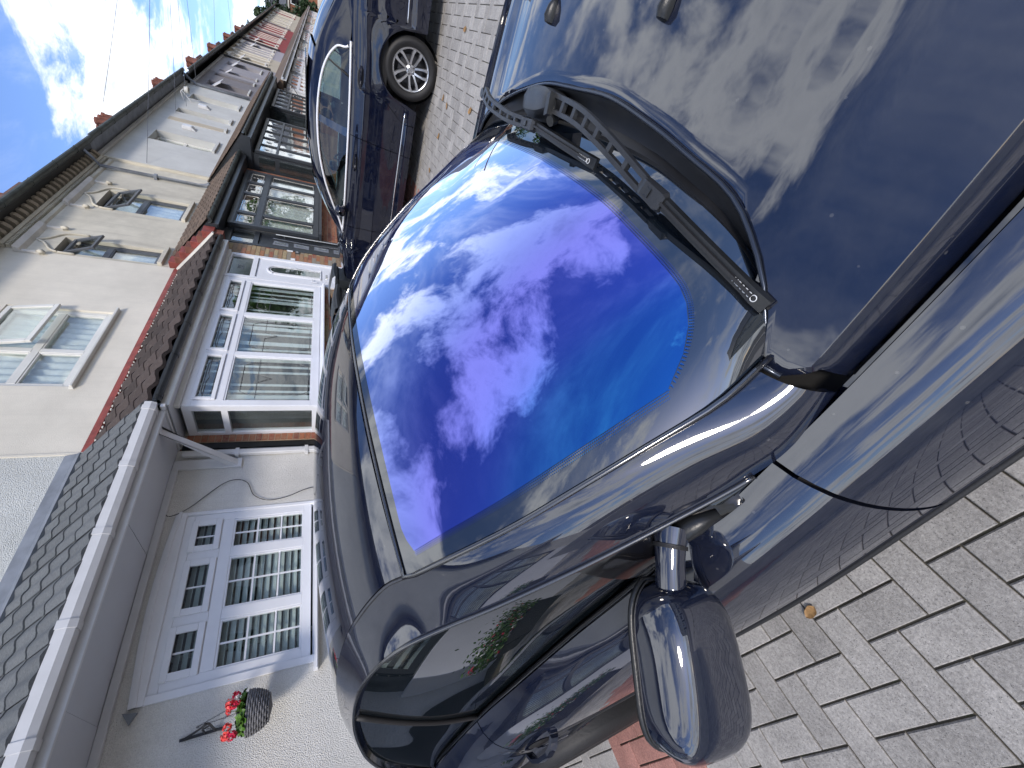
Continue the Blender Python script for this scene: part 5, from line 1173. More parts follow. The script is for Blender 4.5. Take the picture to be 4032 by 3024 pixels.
brickwork(H24, 9.12, 12.5, .95, 1.62, 4.375, 'brick_red'); MB().box(9.12, 12.5, 4.39, 4.9, -.4, .95).build('bay_base', 'mortar', H24)
brickwork(H24, 12.12, 12.50, 1.62, 3.35, 4.36, 'brick_red')
MB().box(8.43, 9.0, 4.372, 4.95, 3.28, 3.34).build('head_board', 'anthracite', H24)
F24 = MB().box(8.425, 8.50, 4.366, 4.45, .5, 3.30).box(9.02, 9.10, 4.366, 4.45, .5, 3.30).box(8.50, 9.02, 4.366, 4.45, 2.74, 2.83).box(8.50, 9.02, 4.366, 4.45, 3.20, 3.30).build('door_frame', 'anthracite', H24, bevel=.004)
MB().box(8.50, 9.02, 4.40, 4.404, 2.83, 3.20).build('fanlight', 'window_glass', F24); MB().box(8.5, 9.02, 4.43, 4.44, 2.83, 3.2).build('fanlight_back', 'room', F24)
d24 = MB().box(8.505, 9.015, 4.40, 4.44, .55, 2.735).build('front_door', 'anthracite', H24, bevel=.004)
for k, zc_ in enumerate((2.36, 1.98, 1.60, 1.22)):
    q = MB(); w = .085; dx_ = .02 * math.sin(k * .9); x = 8.70 + dx_; q.prism([(x - w, 4.392, zc_ - .14), (x + w * .6, 4.392, zc_ - .14), (x + w, 4.392, zc_ + .14 - .03 * (k == 0)), (x - w * .8, 4.392, zc_ + .14)], (0, .008, 0)); pn = q.build('door_panel', 'lead_grey', d24)
    MB().box(x - .02, x + .03, 4.387, 4.392, zc_ - .10, zc_ + .10).build('panel_glass', 'window_glass', pn); MB().box(x - .006, x + .008, 4.383, 4.386, zc_ - .09, zc_ + .09).build('panel_leading', 'chrome_bar', pn)
MB().tube([(8.86 + .035 * math.sin(PI * t) * -1 - .03 * 0, 4.380, 1.0 + 1.5 * t) for t in [i / 12 for i in range(13)]], .008, 6).build('door_trim', 'chrome_bar', d24)
MB().tube([(8.955, 4.33, 1.05), (8.955, 4.33, 2.46)], .014, 8).tube([(8.955, 4.33, 1.2), (8.955, 4.40, 1.2)], .008, 6).tube([(8.955, 4.33, 2.3), (8.955, 4.40, 2.3)], .008, 6).build('door_handle', 'chrome_bar', d24)
pl = MB().box(8.33, 8.40, 4.355, 4.372, 2.005, 2.085).build('number_plaque', 'anthracite', H24); MB().box(8.36, 8.39, 4.345, 4.366, 2.12, 2.23).build('door_bell', 'upvc', H24, bevel=.004)
textmesh('plaque_number', '24', .06, 'upvc', pl, Matrix(((1, 0, 0, 8.365), (0, 0, -1, 4.353), (0, 1, 0, 2.045 - .02), (0, 0, 0, 1))), .0008)

# ===== generic houses further along
def bars5(x0, x1, n): return [lerp(x0, x1, k / n) for k in range(1, n)]
def black_front(H, bx0, bx1, yb, dx0, dx1, canx0, canx1):
    b_ = window(H, bx0, bx1, 1.80, 3.20, yb, cols=bars5(bx0, bx1, 5), rows=(2.72,), fm='anthracite', fw=.08, mw=.055, bead=False)
    for k in range(5):
        m = lerp(bx0, bx1, (k + .5) / 5); q = MB(); q.add([(m, yb + .02, 3.05), (m + .06, yb + .02, 2.96), (m, yb + .02, 2.87), (m - .06, yb + .02, 2.96)], [(0, 1, 2, 3)]); q.build('leaded_diamond', 'blind', b_)
    curtains(H, bx0 + .05, bx1 - .05, 1.8, 2.6, yb + .3, per=.2, amp=.03); room(H, bx0, bx1, 1.75, 3.22, yb + .08, .9)
    MB().box(bx0, bx1, yb + .01, 4.4, -.2, 1.78).build('bay_base', 'brick_red', H)
    MB().box(bx0 - .02, bx0 + .06, yb + .08, 4.40, 1.78, 3.30).box(bx0 - .02, bx0 + .06, yb + .08, 4.40, 1.70, 1.80).build('bay_side', 'anthracite', H)
    sp_ = MB().box(bx0 - .026, bx0 - .022, yb + .12, 4.34, 1.84, 2.66).build('pane', 'window_glass', H); MB().box(bx0 - .026, bx0 - .022, yb + .12, 4.34, 2.76, 3.12).build('pane', 'window_glass', H)
    wall(H, dx0, dx1, -.2, 3.25, 4.37, 'anthracite', name='front_board')
    for a, b in ((dx0 + .08, (dx0 + dx1) / 2 - .04), ((dx0 + dx1) / 2 + .04, dx1 - .08)):
        d_ = MB().box(a, b, 4.32, 4.36, .7, 2.72).build('front_door', 'anthracite_light', H, bevel=.006); MB().box(a, b, 4.34, 4.36, 2.80, 3.15).build('fanlight', 'window_glass', H); MB().box(b - .10, b - .07, 4.28, 4.30, 1.4, 2.3).build('door_handle', 'chrome_bar', d_)
def upper(H, x0, x1, wm, wins, wz=(4.55, 6.00), rev=.19, fm='upvc_cream', ztop=6.5, sillm=None, open_=()):
    wall(H, x0, x1, 3.0, ztop, 4.966, wm, [(a, b, wz[0], wz[1]) for a, b in wins], rev)
    for i, (a, b) in enumerate(wins):
        w_ = window(H, a, b, wz[0], wz[1], 4.966 + rev, rows=((wz[0] + wz[1]) / 2 + .05,), fm=fm, fw=.055, mw=.06, bead=False); MB().box(a - .05, b + .05, 4.90, 5.04, wz[0] - .07, wz[0] - .002).build('sill', sillm or wm, w_, bevel=.005)
        room(H, a, b, wz[0], wz[1], 5.06 + rev, .6); curtains(H, a + .02, b - .02, wz[0], wz[1], 5.2 + rev, per=.15)
        if i in open_:
            zc_ = wz[1] - .1 + SHEAR[0] * (a - SHEAR[1]); PLACE[0] = Matrix.Translation((0, 4.95 + rev, zc_)) @ Matrix.Rotation(math.radians(-38), 4, 'X'); MB().box(a + .04, b - .04, -.04, 0, -.55, 0).build('open_casement', 'upvc', w_, bevel=.004); PLACE[0] = None
SHEAR[:] = [.016, 13.]
H26 = house('pale grey rendered house with deep tall windows nearer the camera, black bay below')
upper(H26, 12.75, 17.35, 'render_grey', [(14.85, 15.72), (17.02 - .02, 17.34)] if False else [(14.85, 15.72)], open_=())
H28 = house('pale grey rendered house with a tall window beside the dark house, black bay below')
SHEAR[:] = [.016, 13.]
upper(H28, 17.35, 22.08, 'render_grey', [(17.98, 18.48), (20.0, 20.72)])
upper(H26, 17.35 - .001, 17.351, 'render_grey', []) if False else None
for H, x0, x1 in ((H26, 12.75, 17.35), (H28, 17.35, 22.08)):
    MB().box(x0, x1, 4.905, 4.964, 6.40, 6.47).build('eaves_trim', 'upvc_cream', H); MB().box(x0, x1, 4.62, 4.96, 6.50, 6.53).build('eaves_soffit', 'lead_grey', H); main_roof(H, x0, x1, ze=6.53); gutter(H, x0, x1, 4.56, 6.50, .07, 'moss_gutter', [x0 + .6 + k * .95 for k in range(5)], bm='moss_gutter')
MB().box(12.74, 12.80, 4.90, 4.964, 4.2, 6.5).build('render_stop', 'render_cream', H26)
# deep blind recess beside the party line
for H, a, b in ((H26, 16.98, 17.30),):
    MB().box(a, b, 4.955, 4.966, 4.58, 6.0).build('blind_window', 'render_stone', H); MB().box(a - .04, b + .05, 4.90, 4.964, 4.48, 4.55).build('sill', 'render_grey', H, bevel=.005)
for H, x, z in ((H26, 16.45, 5.28), (H28, 19.15, 5.33)): q = MB(); q.box(x - .10, x + .10, 4.86, 4.964, z, z + .24); q.prism([(x - .10, 4.86, z), (x - .10, 4.964, z), (x - .10, 4.964, z - .10)], (.2, 0, 0)); q.build('alarm_box', 'white_trim', H, bevel=.01)
q = MB(); q.tube([(19.5, 4.95, 6.05), (19.5, 4.72, 6.10), (19.5, 4.62, 6.02)], .018, 6); q.tube([(19.5, 4.95, 5.85), (19.5, 4.66, 6.07)], .012, 6); dsh = q.build('light_bracket', 'white_trim', H28)
MB().lathe([(.02, .13), (.09, .12), (.12, .0), (.10, 0)], (19.5, 4.62, 5.86), 'Z', 12).build('flood_light', 'upvc_cream', dsh, smooth=True)
q = MB(); q.tube([(22.0, 4.60, 6.55), (22.0, 4.80, 6.30), (22.0, 4.90, 6.12), (22.0, 4.90, 4.35)], .05, 8); q.build('downpipe', 'lead_grey', H28, smooth=True)
SHEAR[:] = [.016, 12.6]
black_front(H26, 12.65, 15.95, 3.92, 16.0, 16.85, 12.6, 16.8); black_front(H28, 17.62, 20.5, 3.92, 16.9, 17.6, 16.8, 21.0)
canopy(H26, 12.6, 16.8, 3.58, 3.46, 4.96, 4.28, 7, 40, 'tile_old', .02, 1, stuff=True); canopy(H28, 16.8, 21.1, 3.58, 3.46, 4.96, 4.28, 7, 40, 'tile_old', .02, 1, stuff=True)
for H, a, b in ((H26, 12.6, 16.8), (H28, 16.8, 21.1)):
    MB().box(a, b, 3.66, 3.69, 3.26, 3.46).build('fascia_board', 'anthracite', H); MB().box(a, b, 3.69, 4.95, 3.25, 3.262).build('soffit', 'anthracite', H); gutter(H, a, b, 3.60, 3.42, .062, 'moss_gutter', [a + .3 + k * .7 for k in range(6)])
MB().prism([(12.58, 3.62, 3.27), (12.58, 4.96, 3.27), (12.58, 4.96, 4.2), (12.58, 3.62, 3.46)], (.03, 0, 0)).build('canopy_end', 'anthracite', H26)
SHEAR[:] = [.016, 22.]
H30 = house('dark grey house with brown window reveals and a white open casement'); upper(H30, 22.08, 25.5, 'render_dark', [(22.8, 23.65), (24.85, 25.2)], (4.66, 6.1), open_=(0,), sillm='render_grey')
H32 = house('mid grey house between the dark grey house and the cream stone house'); upper(H32, 25.5, 29.6, 'render_mid', [(25.95, 26.35), (27.85, 28.7)], (4.66, 6.1), open_=(0, 1), sillm='render_grey')
H34 = house('cream stone house after the grey houses, with a white open casement'); upper(H34, 29.6, 33.3, 'render_stone', [(30.3, 31.0), (32.2, 32.6)], (4.66, 6.1), open_=(0,), sillm='stone_white')
H36 = house('lilac grey house beside the dark red house'); upper(H36, 33.3, 37.0, 'render_lilac', [(33.8, 34.3), (35.3, 36.2)], (4.66, 6.1), open_=(1,), sillm='stone_white')
H38 = house('dark red house with white stone window heads nearer the camera'); upper(H38, 37.0, 43.5, 'render_red', [(38.0, 38.9), (40.5, 41.0), (42.0, 42.6)], (4.7, 6.15), open_=(0,), fm='upvc', sillm='stone_white')
H40 = house('further dark red house with white stone window heads'); upper(H40, 43.5, 50.2, 'render_red', [(44.3, 44.8), (46.4, 47.4), (48.8, 49.3)], (4.7, 6.15), fm='upvc', sillm='stone_white')
H42 = house('cream house beyond the dark red houses'); upper(H42, 50.2, 58.3, 'render_stone', [(51.2, 52.2), (54.0, 54.7), (56.3, 57.2)], (4.75, 6.2), fm='upvc', sillm='stone_white')
H44 = house('last house of the terrace, cream with dark red panels, next to the tree'); upper(H44, 58.3, 66.5, 'render_stone', [(59.5, 60.6), (62.6, 63.2), (64.6, 65.5)], (4.75, 6.2), fm='upvc', sillm='stone_white')
for a, b in ((61.0, 62.2), (63.6, 64.2)): MB().box(a, b, 4.955, 4.964, 4.4, 6.6).build('red_panel', 'render_red', H44)
MB().box(66.4, 66.5, 4.97, 12, 0, 6.6).build('gable_wall', 'brick_far', H44)
ZT = {id(H30): 6.55}
for H, x0, x1 in ((H30, 22.08, 25.5), (H32, 25.5, 29.6), (H34, 29.6, 33.3), (H36, 33.3, 37.0), (H38, 37.0, 43.5), (H40, 43.5, 50.2), (H42, 50.2, 58.3), (H44, 58.3, 66.5)):
    zt_ = 6.50; MB().box(x0, x1, 4.90, 4.964, 6.38, 6.46).build('eaves_trim', 'white_trim' if x0 < 29 else 'render_stone', H); main_roof(H, x0, x1, ze=6.53); gutter(H, x0, x1, 4.56, 6.50, .07, 'moss_gutter' if x0 < 37 else 'black_gutter', [x0 + .6 + k * 1.4 for k in range(3)], bm='moss_gutter')
for H, wins in ((H34, [(30.3, 31.0), (32.2, 32.6)]), (H36, [(33.8, 34.3), (35.3, 36.2)]), (H38, [(38.0, 38.9), (40.5, 41.0), (42.0, 42.6)]), (H40, [(44.3, 44.8), (46.4, 47.4), (48.8, 49.3)]), (H42, [(51.2, 52.2), (54.0, 54.7), (56.3, 57.2)]), (H44, [(59.5, 60.6), (62.6, 63.2), (64.6, 65.5)])):
    for a, b in wins:
        m = (a + b) / 2; hw = (b - a) / 2 + .12
        q = MB(); q.prism([(m - hw, 4.965, 6.12), (m - hw, 4.965, 6.30), (m - hw * .5, 4.965, 6.40), (m, 4.965, 6.50), (m + hw * .5, 4.965, 6.40), (m + hw, 4.965, 6.30), (m + hw, 4.965, 6.12), (m + hw * .7, 4.965, 6.2), (m, 4.965, 6.24), (m - hw * .7, 4.965, 6.2)], (0, -.08, 0)); q.build('window_head', 'stone_white', H)
        for s_ in (-1, 1):
            MB().box(m + s_ * hw - .04, m + s_ * hw + .04, 4.92, 4.964, 4.62, 6.14).build('window_jamb', 'stone_white', H); MB().box(m + s_ * hw - .08, m + s_ * hw + .08, 4.88, 4.964, 4.50, 4.66).build('sill_corbel', 'stone_white', H)
for k, x in enumerate((29.6, 37.0, 43.5, 50.2)): MB().tube([(x, 4.90, 6.6), (x, 4.90, 4.3)], .05, 6).build('downpipe', 'wire_black' if k < 2 else 'render_dark', (H34, H38, H40, H42)[k])
# white bays and brown canopies of the far houses
for H, x0, x1, cw in ((H30, 21.3, 24.9, 'upvc'), (H32, 25.2, 29.3, 'upvc'), (H34, 29.7, 33.1, 'upvc'), (H36, 33.4, 36.8, 'upvc_cream'), (H38, 37.2, 43.2, 'upvc'), (H40, 43.7, 50.0, 'upvc'), (H42, 50.5, 58.0, 'upvc_cream'), (H44, 58.6, 66.3, 'upvc')):
    wall(H, x0 - .2, x1 + .2, 0, 3.4, 4.39, 'stone_white' if H is not H30 else 'render_grey', name='porch_wall')
    m = lerp(x0, x1, .30); window(H, m - .9, x1 - .3, 1.75, 3.10, 3.95, cols=bars5(m - .9, x1 - .3, 4), rows=(2.7,), fm=cw, fw=.10, mw=.10, bead=False); MB().box(m - .9, x1 - .3, 3.97, 4.4, 0, 1.74).build('bay_base', 'stone_white', H); MB().box(m - .92, m - .84, 4.03, 4.4, 1.7, 3.2).build('bay_side', cw, H); room(H, m - .85, x1 - .35, 1.7, 3.1, 4.05, .4)
    q = MB(); q.prism([(x0 - .1, 3.72, 3.28), (x0 - .1, 4.95, 4.05 if H is not H30 else 4.2), (x0 - .1, 4.95, 3.2), (x0 - .1, 3.72, 3.2)], (x1 - x0 + .2, 0, 0)); q.build('canopy_roof', 'tile_old', H); MB().box(x0 - .12, x1 + .12, 3.68, 3.715, 3.08, 3.27).build('fascia_board', 'white_trim', H)
    gutter(H, x0 - .12, x1 + .12, 3.64, 3.22, .05, 'black_gutter')
q = MB(); q.tube([(21.25, 3.75, 3.1), (21.25, 3.8, 2.9), (21.25, 4.0, 2.75), (21.25, 4.3, 2.5), (21.25, 4.35, 2.1)], .012, 5); q.tube([(21.25, 3.75, 3.1), (21.25, 4.3, 3.1), (21.25, 4.33, 2.1)], .012, 5); q.build('porch_scrollwork', 'wire_black', H30)
# chimneys straddling the party lines
SHEAR[:] = [.016, 20.]
for H, x in ((H26, 16.6), (H28, 24.6), (H32, 33.0)): pass
for H, x in ((H26, 14.6), (H30, 23.9), (H34, 32.6), (H38, 41.2), (H40, 49.2), (H42, 57.4), (H44, 65.0)): chimney(H, x + .3, x + 1.55, 8.4, 9.95, 7.7, 8.5, 3)
SHEAR[:] = [0, 0]

# building across the end of the street
EB = empty('end_building', 'brown brick building with grey roof closing the far end of the street', 'building')
MB().box(75, 84, -14, 6.0, 0, 6.7).build('wall', 'brick_far', EB); q = MB(); q.prism([(74.6, -14.4, 6.75), (79.5, -14.4, 9.6), (84.4, -14.4, 6.75)], (0, 20.8, 0)); q.build('roof', 'slate_roof', EB)
MB().box(74.8, 74.99, -14.2, 6.1, 6.45, 6.72).build('fascia_board', 'stone_white', EB); MB().box(74.85, 74.99, -14, 6.0, 4.65, 5.0).build('string_course', 'stone_white', EB); MB().box(74.80, 74.99, -14, 5.2, 1.0, 3.2).build('shop_front', 'stone_white', EB)
for k in range(6):
    f = window(EB, 0, 1, 0, 1, 0) if False else MB().box(74.93, 74.98, 3.6 - k * 2.6, 4.6 - k * 2.6, 5.2, 6.3).build('window', 'upvc', EB); MB().box(74.90, 74.925, 3.7 - k * 2.6, 4.5 - k * 2.6, 5.3, 6.2).build('pane', 'tinted_glass', f)
# trees
def tree(label, x, y, z0, h, r, n, seed, mat='leaf_dark', sz=.22, group=None):
    random.seed(seed); e = empty('broadleaf_tree', label, 'tree', group)
    MB().tube([(x, y, z0), (x + .1, y, z0 + h * .35), (x + .05, y + .1, z0 + h * .7)], [.28, .2, .08], 8).build('trunk', 'bark', e, smooth=True)
    lim = []
    for k in range(9):
        a = random.uniform(0, 2 * PI); zz_ = z0 + h * random.uniform(.35, .6); lim.append(Vector((x + math.cos(a) * r * .6, y + math.sin(a) * r * .6, zz_ + h * .25))); MB().tube([(x, y, zz_), tuple(Vector((x, y, zz_)).lerp(lim[-1], .5) + Vector((0, 0, .2))), tuple(lim[-1])], [.09, .06, .02], 5).build('limb', 'bark', e)
    q = MB(); cl_ = []
    for k in range(34):
        while True:
            v = Vector((random.uniform(-1, 1), random.uniform(-1, 1), random.uniform(-1, 1)))
            if .25 < v.length < 1: break
        cl_.append((Vector((x + v.x * r, y + v.y * r, z0 + h * .62 + v.z * h * .38)), random.uniform(.22, .42) * r))
    for k in range(n):
        c_, cr = random.choice(cl_); v = Vector((random.gauss(0, 1), random.gauss(0, 1), random.gauss(0, 1))).normalized() * cr * random.uniform(.6, 1.08); p = c_ + v
        a = Vector((random.gauss(0, 1), random.gauss(0, 1), random.gauss(0, .6))).normalized(); b = a.cross(Vector((random.gauss(0, 1), random.gauss(0, 1), random.gauss(0, 1)))).normalized(); s_ = sz * random.uniform(.5, 1.3)
        q.add([p - a * s_, p + b * s_ * .5, p + a * s_, p - b * s_ * .5], [(0, 1, 2, 3)])
    q.build('crown', mat, e, kind='stuff'); return e
tree('dense dark green tree rising beyond the last terraced house', 69.5, 7.6, .9, 9.6, 3.0, 9000, 3)
tree('second green tree in front of the end building gable', 71.8, 5.6, .9, 6.5, 1.8, 5000, 4)
random.seed(11)

# houses on the other side of the street, seen only in reflections
def opp(label, x0, x1, wm, fy):
    FLIPY[0] = fy; H = house(label, 'houses on the opposite side of the street'); 
    w = x1 - x0; wins = [(x0 + w * .15, x0 + w * .38), (x0 + w * .62, x0 + w * .85)]
    wall(H, x0, x1, 3.0, 6.5, 4.966, wm, [(a, b, 4.5, 6.0) for a, b in wins], .1)
    for a, b in wins: window(H, a, b, 4.5, 6.0, 5.03, rows=(5.3,), fm='upvc', bead=False); room(H, a, b, 4.5, 6.0, 5.12, .5)
    wall(H, x0, x1, 0, 3.0, 4.96, wm, [(x0 + w * .1, x0 + w * .6, 1.0, 2.7), (x0 + w * .7, x0 + w * .92, .1, 2.5)], .1)
    window(H, x0 + w * .1, x0 + w * .6, 1.0, 2.7, 4.98, cols=bars5(x0 + w * .1, x0 + w * .6, 3), rows=(2.2,), fm='upvc', bead=False); room(H, x0 + w * .1, x0 + w * .6, 1, 2.7, 5.08, .5)
    MB().box(x0 + w * .71, x0 + w * .91, 4.99, 5.04, .1, 2.48).build('front_door', 'anthracite', H)
    main_roof(H, x0, x1); FLIPY[0] = None
for k, (a, b, m_, l_) in enumerate(((-13, -8.4, 'render_cream', 'cream house across the road, behind the camera to the left'), (-8.4, -4, 'render_grey', 'grey house across the road, behind the camera'), (-4, .6, 'pebbledash', 'white house across the road from the black car'), (.6, 5.2, 'render_pink', 'pink cream house across the road from the blue saloon'), (5.2, 9.8, 'render_grey', 'second grey house across the road'), (9.8, 14.4, 'pebbledash', 'second white house across the road'), (14.4, 19, 'brick_far', 'brick house across the road'), (19, 24, 'render_stone', 'stone coloured house across the road'))): opp(l_, a, b, m_, -13.2)
tree('street tree on the pavement across the road', 33.0, -12.4, 0, 8.5, 2.6, 5000, 5, 'leaf_green', .2)
tree('street tree across the road further along', 46.0, -12.4, .3, 9, 2.8, 5000, 6, 'leaf_green', .2)
random.seed(21)

# telephone wires from a pole across the street to the house fronts
def wire(label, a, b, sag=.5):
    a, b = Vector(a), Vector(b); q = MB(); q.tube([tuple(a.lerp(b, t) - Vector((0, 0, sag * 4 * t * (1 - t)))) for t in [i / 14 for i in range(15)]], .006, 5); return tag(q.build('telephone_wire', 'wire_grey', None, smooth=True), label, 'wire', 'telephone wires crossing the sky')
PA, PB2 = (33., -5., 8.5), (52., -5., 10.)
for lab, a, b in (('nearest telephone wire, crossing the blue sky to the eaves above the first grey house', (16.0, 4.7, 7.2), PA), ('telephone wire fixed low on the pale grey wall above its first window', (13.0, 4.95, 5.6), PA),
                  ('telephone wire fixed to the pale grey wall between its narrow windows', (17.7, 4.95, 6.0), PA), ('telephone wire ending by the flood light of the pale grey house', (18.6, 4.9, 5.9), PA),
                  ('telephone wire ending beside the pale grey house downpipe', (21.3, 4.8, 6.1), PA), ('telephone wire running to the cream stone house', (29.9, 4.7, 6.9), PB2), ('furthest telephone wire, running to the lilac grey house', (36.2, 4.7, 7.1), PB2)): wire(lab, a, b, .12)
for lab, p in (('telephone pole on the far pavement, first along the street', PA), ('second telephone pole further along the far pavement', PB2)): tag(MB().tube([(p[0], p[1], 0), (p[0], p[1], p[2] + .2)], [.14, .10], 10).build('telephone_pole', 'bark', None, smooth=True), lab, 'telephone pole')

# hanging basket with geraniums
hb = empty('hanging_basket', 'grey wicker hanging basket of red and coral geraniums on the white pebbledash wall', 'hanging basket'); bc = Vector((.86, 4.69, 1.955))
q = MB(); q.lathe([(.150, .045), (.158, .03), (.150, .0), (.128, -.06), (.085, -.115), (.0, -.135)], tuple(bc), 'Z', 28); q.build('bowl', 'wicker', hb, smooth=True)
for k in range(10):
    z = .04 - k * .0165; rr = tabv([(-.135, .03), (-.115, .085), (-.06, .128), (0, .150), (.045, .155)], z) + .003
    q = MB(); q.tube([(bc.x + (rr + .004 * math.sin(a * 14 + k * PI)) * math.cos(a), bc.y + (rr + .004 * math.sin(a * 14 + k * PI)) * math.sin(a), bc.z + z) for a in [2 * PI * i / 84 for i in range(85)]], .0075, 5, False); q.build('wicker_strand', 'wicker', hb, smooth=True)
for k in range(3):
    a = k * 2 * PI / 3 + .5; p0, p1 = bc + Vector((.14 * math.cos(a), .14 * math.sin(a), .045)), Vector((.86, 4.665, 2.34)); q = MB()
    for i in range(22): c_ = p0.lerp(p1, (i + .5) / 22); u = (p1 - p0).normalized() * .010; s_ = Vector((.004, 0, 0)) if i % 2 else Vector((0, .004, 0)); q.tube([tuple(c_ - u), tuple(c_ - u * .5 + s_), tuple(c_ + u * .5 + s_), tuple(c_ + u), tuple(c_ + u * .5 - s_), tuple(c_ - u * .5 - s_), tuple(c_ - u)], .0016, 4, False)
    q.build('chain', 'wire_black', hb, kind='stuff')
q = MB()
for k in range(150):
    a = random.uniform(0, 2 * PI); rr = .165 * math.sqrt(random.random()); c_ = bc + Vector((rr * math.cos(a), rr * math.sin(a), .055 + random.uniform(0, .075) * (1 - rr / .3))); nn = Vector((math.cos(a) * .5 + random.gauss(0, .3), math.sin(a) * .5 + random.gauss(0, .3), .8)).normalized()
    u = nn.orthogonal().normalized(); v = nn.cross(u); R_ = random.uniform(.018, .032); pts = [tuple(c_ + (u * math.cos(t) + v * math.sin(t)) * R_ * (1 + .14 * math.cos(5 * t)) + nn * (.006 * math.cos(3 * t))) for t in [2 * PI * i / 12 for i in range(12)]]; q.add([tuple(c_ - nn * .005)] + pts, [(0, i + 1, (i + 1) % 12 + 1) for i in range(12)])
q.build('foliage', 'leaf_green', hb, kind='stuff')
for (dx, dy, dz, m_, R_) in ((.135, -.05, .135, 'petal_red', .034), (.075, -.10, .165, 'petal_coral', .040), (.055, -.13, .135, 'petal_red', .030), (.03, -.07, .175, 'petal_coral', .022), (-.075, -.09, .165, 'petal_coral', .034), (-.125, -.05, .175, 'petal_coral', .034), (-.135, -.10, .125, 'petal_red', .036), (.105, -.12, .120, 'petal_white', .018), (.065, -.14, .105, 'petal_red', .016)):
    c_ = bc + Vector((dx, dy, dz)); fh = MB().tube([tuple(bc + Vector((dx * .5, dy * .5, .05))), tuple(bc + Vector((dx * .85, dy * .85, dz * .6))), tuple(c_)], .002, 4).build('flower_stem', 'leaf_green', hb); q = MB()
    for k in range(38):
        nn = Vector((random.gauss(0, 1), random.gauss(0, 1), random.gauss(0, 1))).normalized(); p = c_ + nn * R_ * random.uniform(.6, 1); u = nn.orthogonal().normalized() * R_ * .38; v = nn.cross(u); q.add([tuple(p - u), tuple(p - v + nn * .004), tuple(p + u), tuple(p + v + nn * .004)], [(0, 1, 2, 3)])
    q.build('flower_head', m_, fh, kind='stuff')
# wheelie bins under the white bay
def bin_(label, x, y, z, col, rot):
    e = empty('wheelie_bin', label, 'bin', 'wheelie bins under the white bay window', (x, y, z)); e.rotation_euler = (0, 0, rot)
    q = MB(); q.grid([[(sx * w, sy * d, zz_) for sx, sy in ((-1, -1), (1, -1), (1, 1), (-1, 1), (-1, -1))] for w, d, zz_ in ((.21, .24, 0), (.25, .30, .92), (.27, .32, .93), (.27, .32, .96))]); q.build('body', 'bin_black', e, bevel=.01)
    q = MB(); q.grid([[(lerp(-.28, .28, i / 6), y_, z_ - .02 * abs(i - 3) / 3) for i in range(7)] for y_, z_ in ((-.36, .965), (-.37, 1.0), (-.33, 1.035), (-.10, 1.065), (.20, 1.06), (.30, 1.03), (.33, .985))]); lid = q.build('lid', col, e, smooth=True, sharp=35)
    MB().tube([(-.24, .37, 1.0), (-.22, .40, 1.02), (.22, .40, 1.02), (.24, .37, 1.0)], .014, 6).build('handle', 'bin_black', e)
    for s_ in (-1, 1): MB().lathe([(.0, .02), (.10, .02), (.10, -.02), (.0, -.02)], (s_ * .27, .25, .10), 'X', 16).build('wheel', 'tyre_rubber', e, smooth=True, sharp=40)
bin_('dark grey wheelie bin with raised lid hump, nearest the white front door', 6.40, 3.92, .38, 'bin_black', .1); bin_('second dark grey wheelie bin, in the middle under the white bay', 5.75, 3.95, .34, 'bin_black', -.15); bin_('dark wheelie bin with a bright blue lid under the white bay', 5.05, 3.95, .30, 'bin_blue', .05)
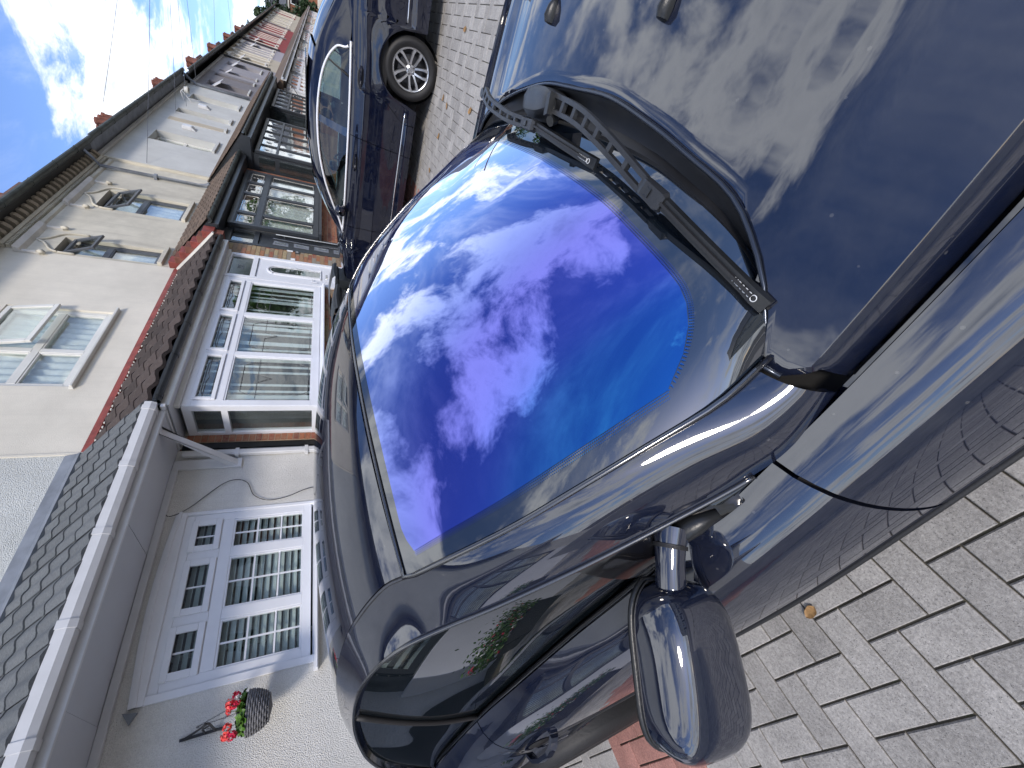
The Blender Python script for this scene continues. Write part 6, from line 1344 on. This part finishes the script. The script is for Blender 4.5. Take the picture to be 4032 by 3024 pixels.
# planter and pots beyond the left edge, mirrored in the door
pl_ = empty('planter', 'long black planter of green plants with white and red flowers on low legs', 'planter')
MB().box(-1.75, -.75, 3.2, 3.5, .12, .42).build('trough', 'bin_black', pl_, bevel=.01)
q = MB(); qw = MB(); qr = MB()
for k in range(2600):
    p = Vector((random.uniform(-1.8, -.7), random.uniform(3.15, 3.55), .42 + abs(random.gauss(0, .10)))); a = Vector((random.gauss(0, 1), random.gauss(0, 1), random.gauss(0, 1))).normalized() * .026; b = a.orthogonal().normalized() * .011
    (qr if k % 17 == 0 else qw if k % 11 == 0 else q).add([p - a, p + b, p + a, p - b], [(0, 1, 2, 3)])
q.build('foliage', 'leaf_green', pl_, kind='stuff'); qw.build('white_flowers', 'petal_white', pl_, kind='stuff'); qr.build('red_flowers', 'petal_red', pl_, kind='stuff')
gw = MB().box(-3.4, -3.2, -2.3, 3.4, -.3, .75).build('garden_wall', 'stone_white', None); tag(gw, 'low white garden wall beside the driveway', 'wall')
# fallen leaves
def leaf(label, x, y, L_, rot, curl=.4):
    vs, fs = [], []; n = 9
    for i in range(n + 1):
        t = i / n; w = .30 * L_ * math.sin(PI * t) ** .7 * (1 + .10 * math.sin(9 * t)); X = (t - .5) * L_
        for k in range(5): s_ = -1 + k / 2; vs.append((X, s_ * w, .003 + curl * L_ * .25 * (s_ * s_ * .5 + (2 * t - 1) ** 2 * .4)))
    for i in range(n):
        for k in range(4): fs.append((i * 5 + k, i * 5 + k + 1, (i + 1) * 5 + k + 1, (i + 1) * 5 + k))
    PLACE[0] = Matrix.Translation((x, y, gz(x) + .002)) @ Matrix.Rotation(-math.atan(.045), 4, 'Y') @ Matrix.Rotation(rot, 4, 'Z'); o = mesh('fallen_leaf', vs, fs, 'dry_leaf', None, True); PLACE[0] = None; tag(o, label, 'leaf', 'fallen leaves on the block paving')
leaf('curled tan leaf on the paving right below the black car door', .008, 1.03, .055, 1.9)
for lab, x, y, L_, r_ in (('tan leaf on the paving behind the rear wheel of the blue saloon', 5.35, -.02, .09, .2), ('brown leaf against the tyre of the blue saloon', 5.72, .66, .08, 1.2), ('second small leaf near the rear tyre of the blue saloon', 5.50, .70, .08, 2.2), ('largest pale leaf in the gap between the two cars', 4.62, .56, .10, .5), ('leaf lying close under the blue saloon sill', 5.62, 1.05, .09, .9), ('leaf in the gap near the red paving band', 5.75, 1.5, .08, 2.6), ('tiny leaf near the black car wing', 3.6, .25, .07, 1.3)): leaf(lab, x, y, L_, r_)
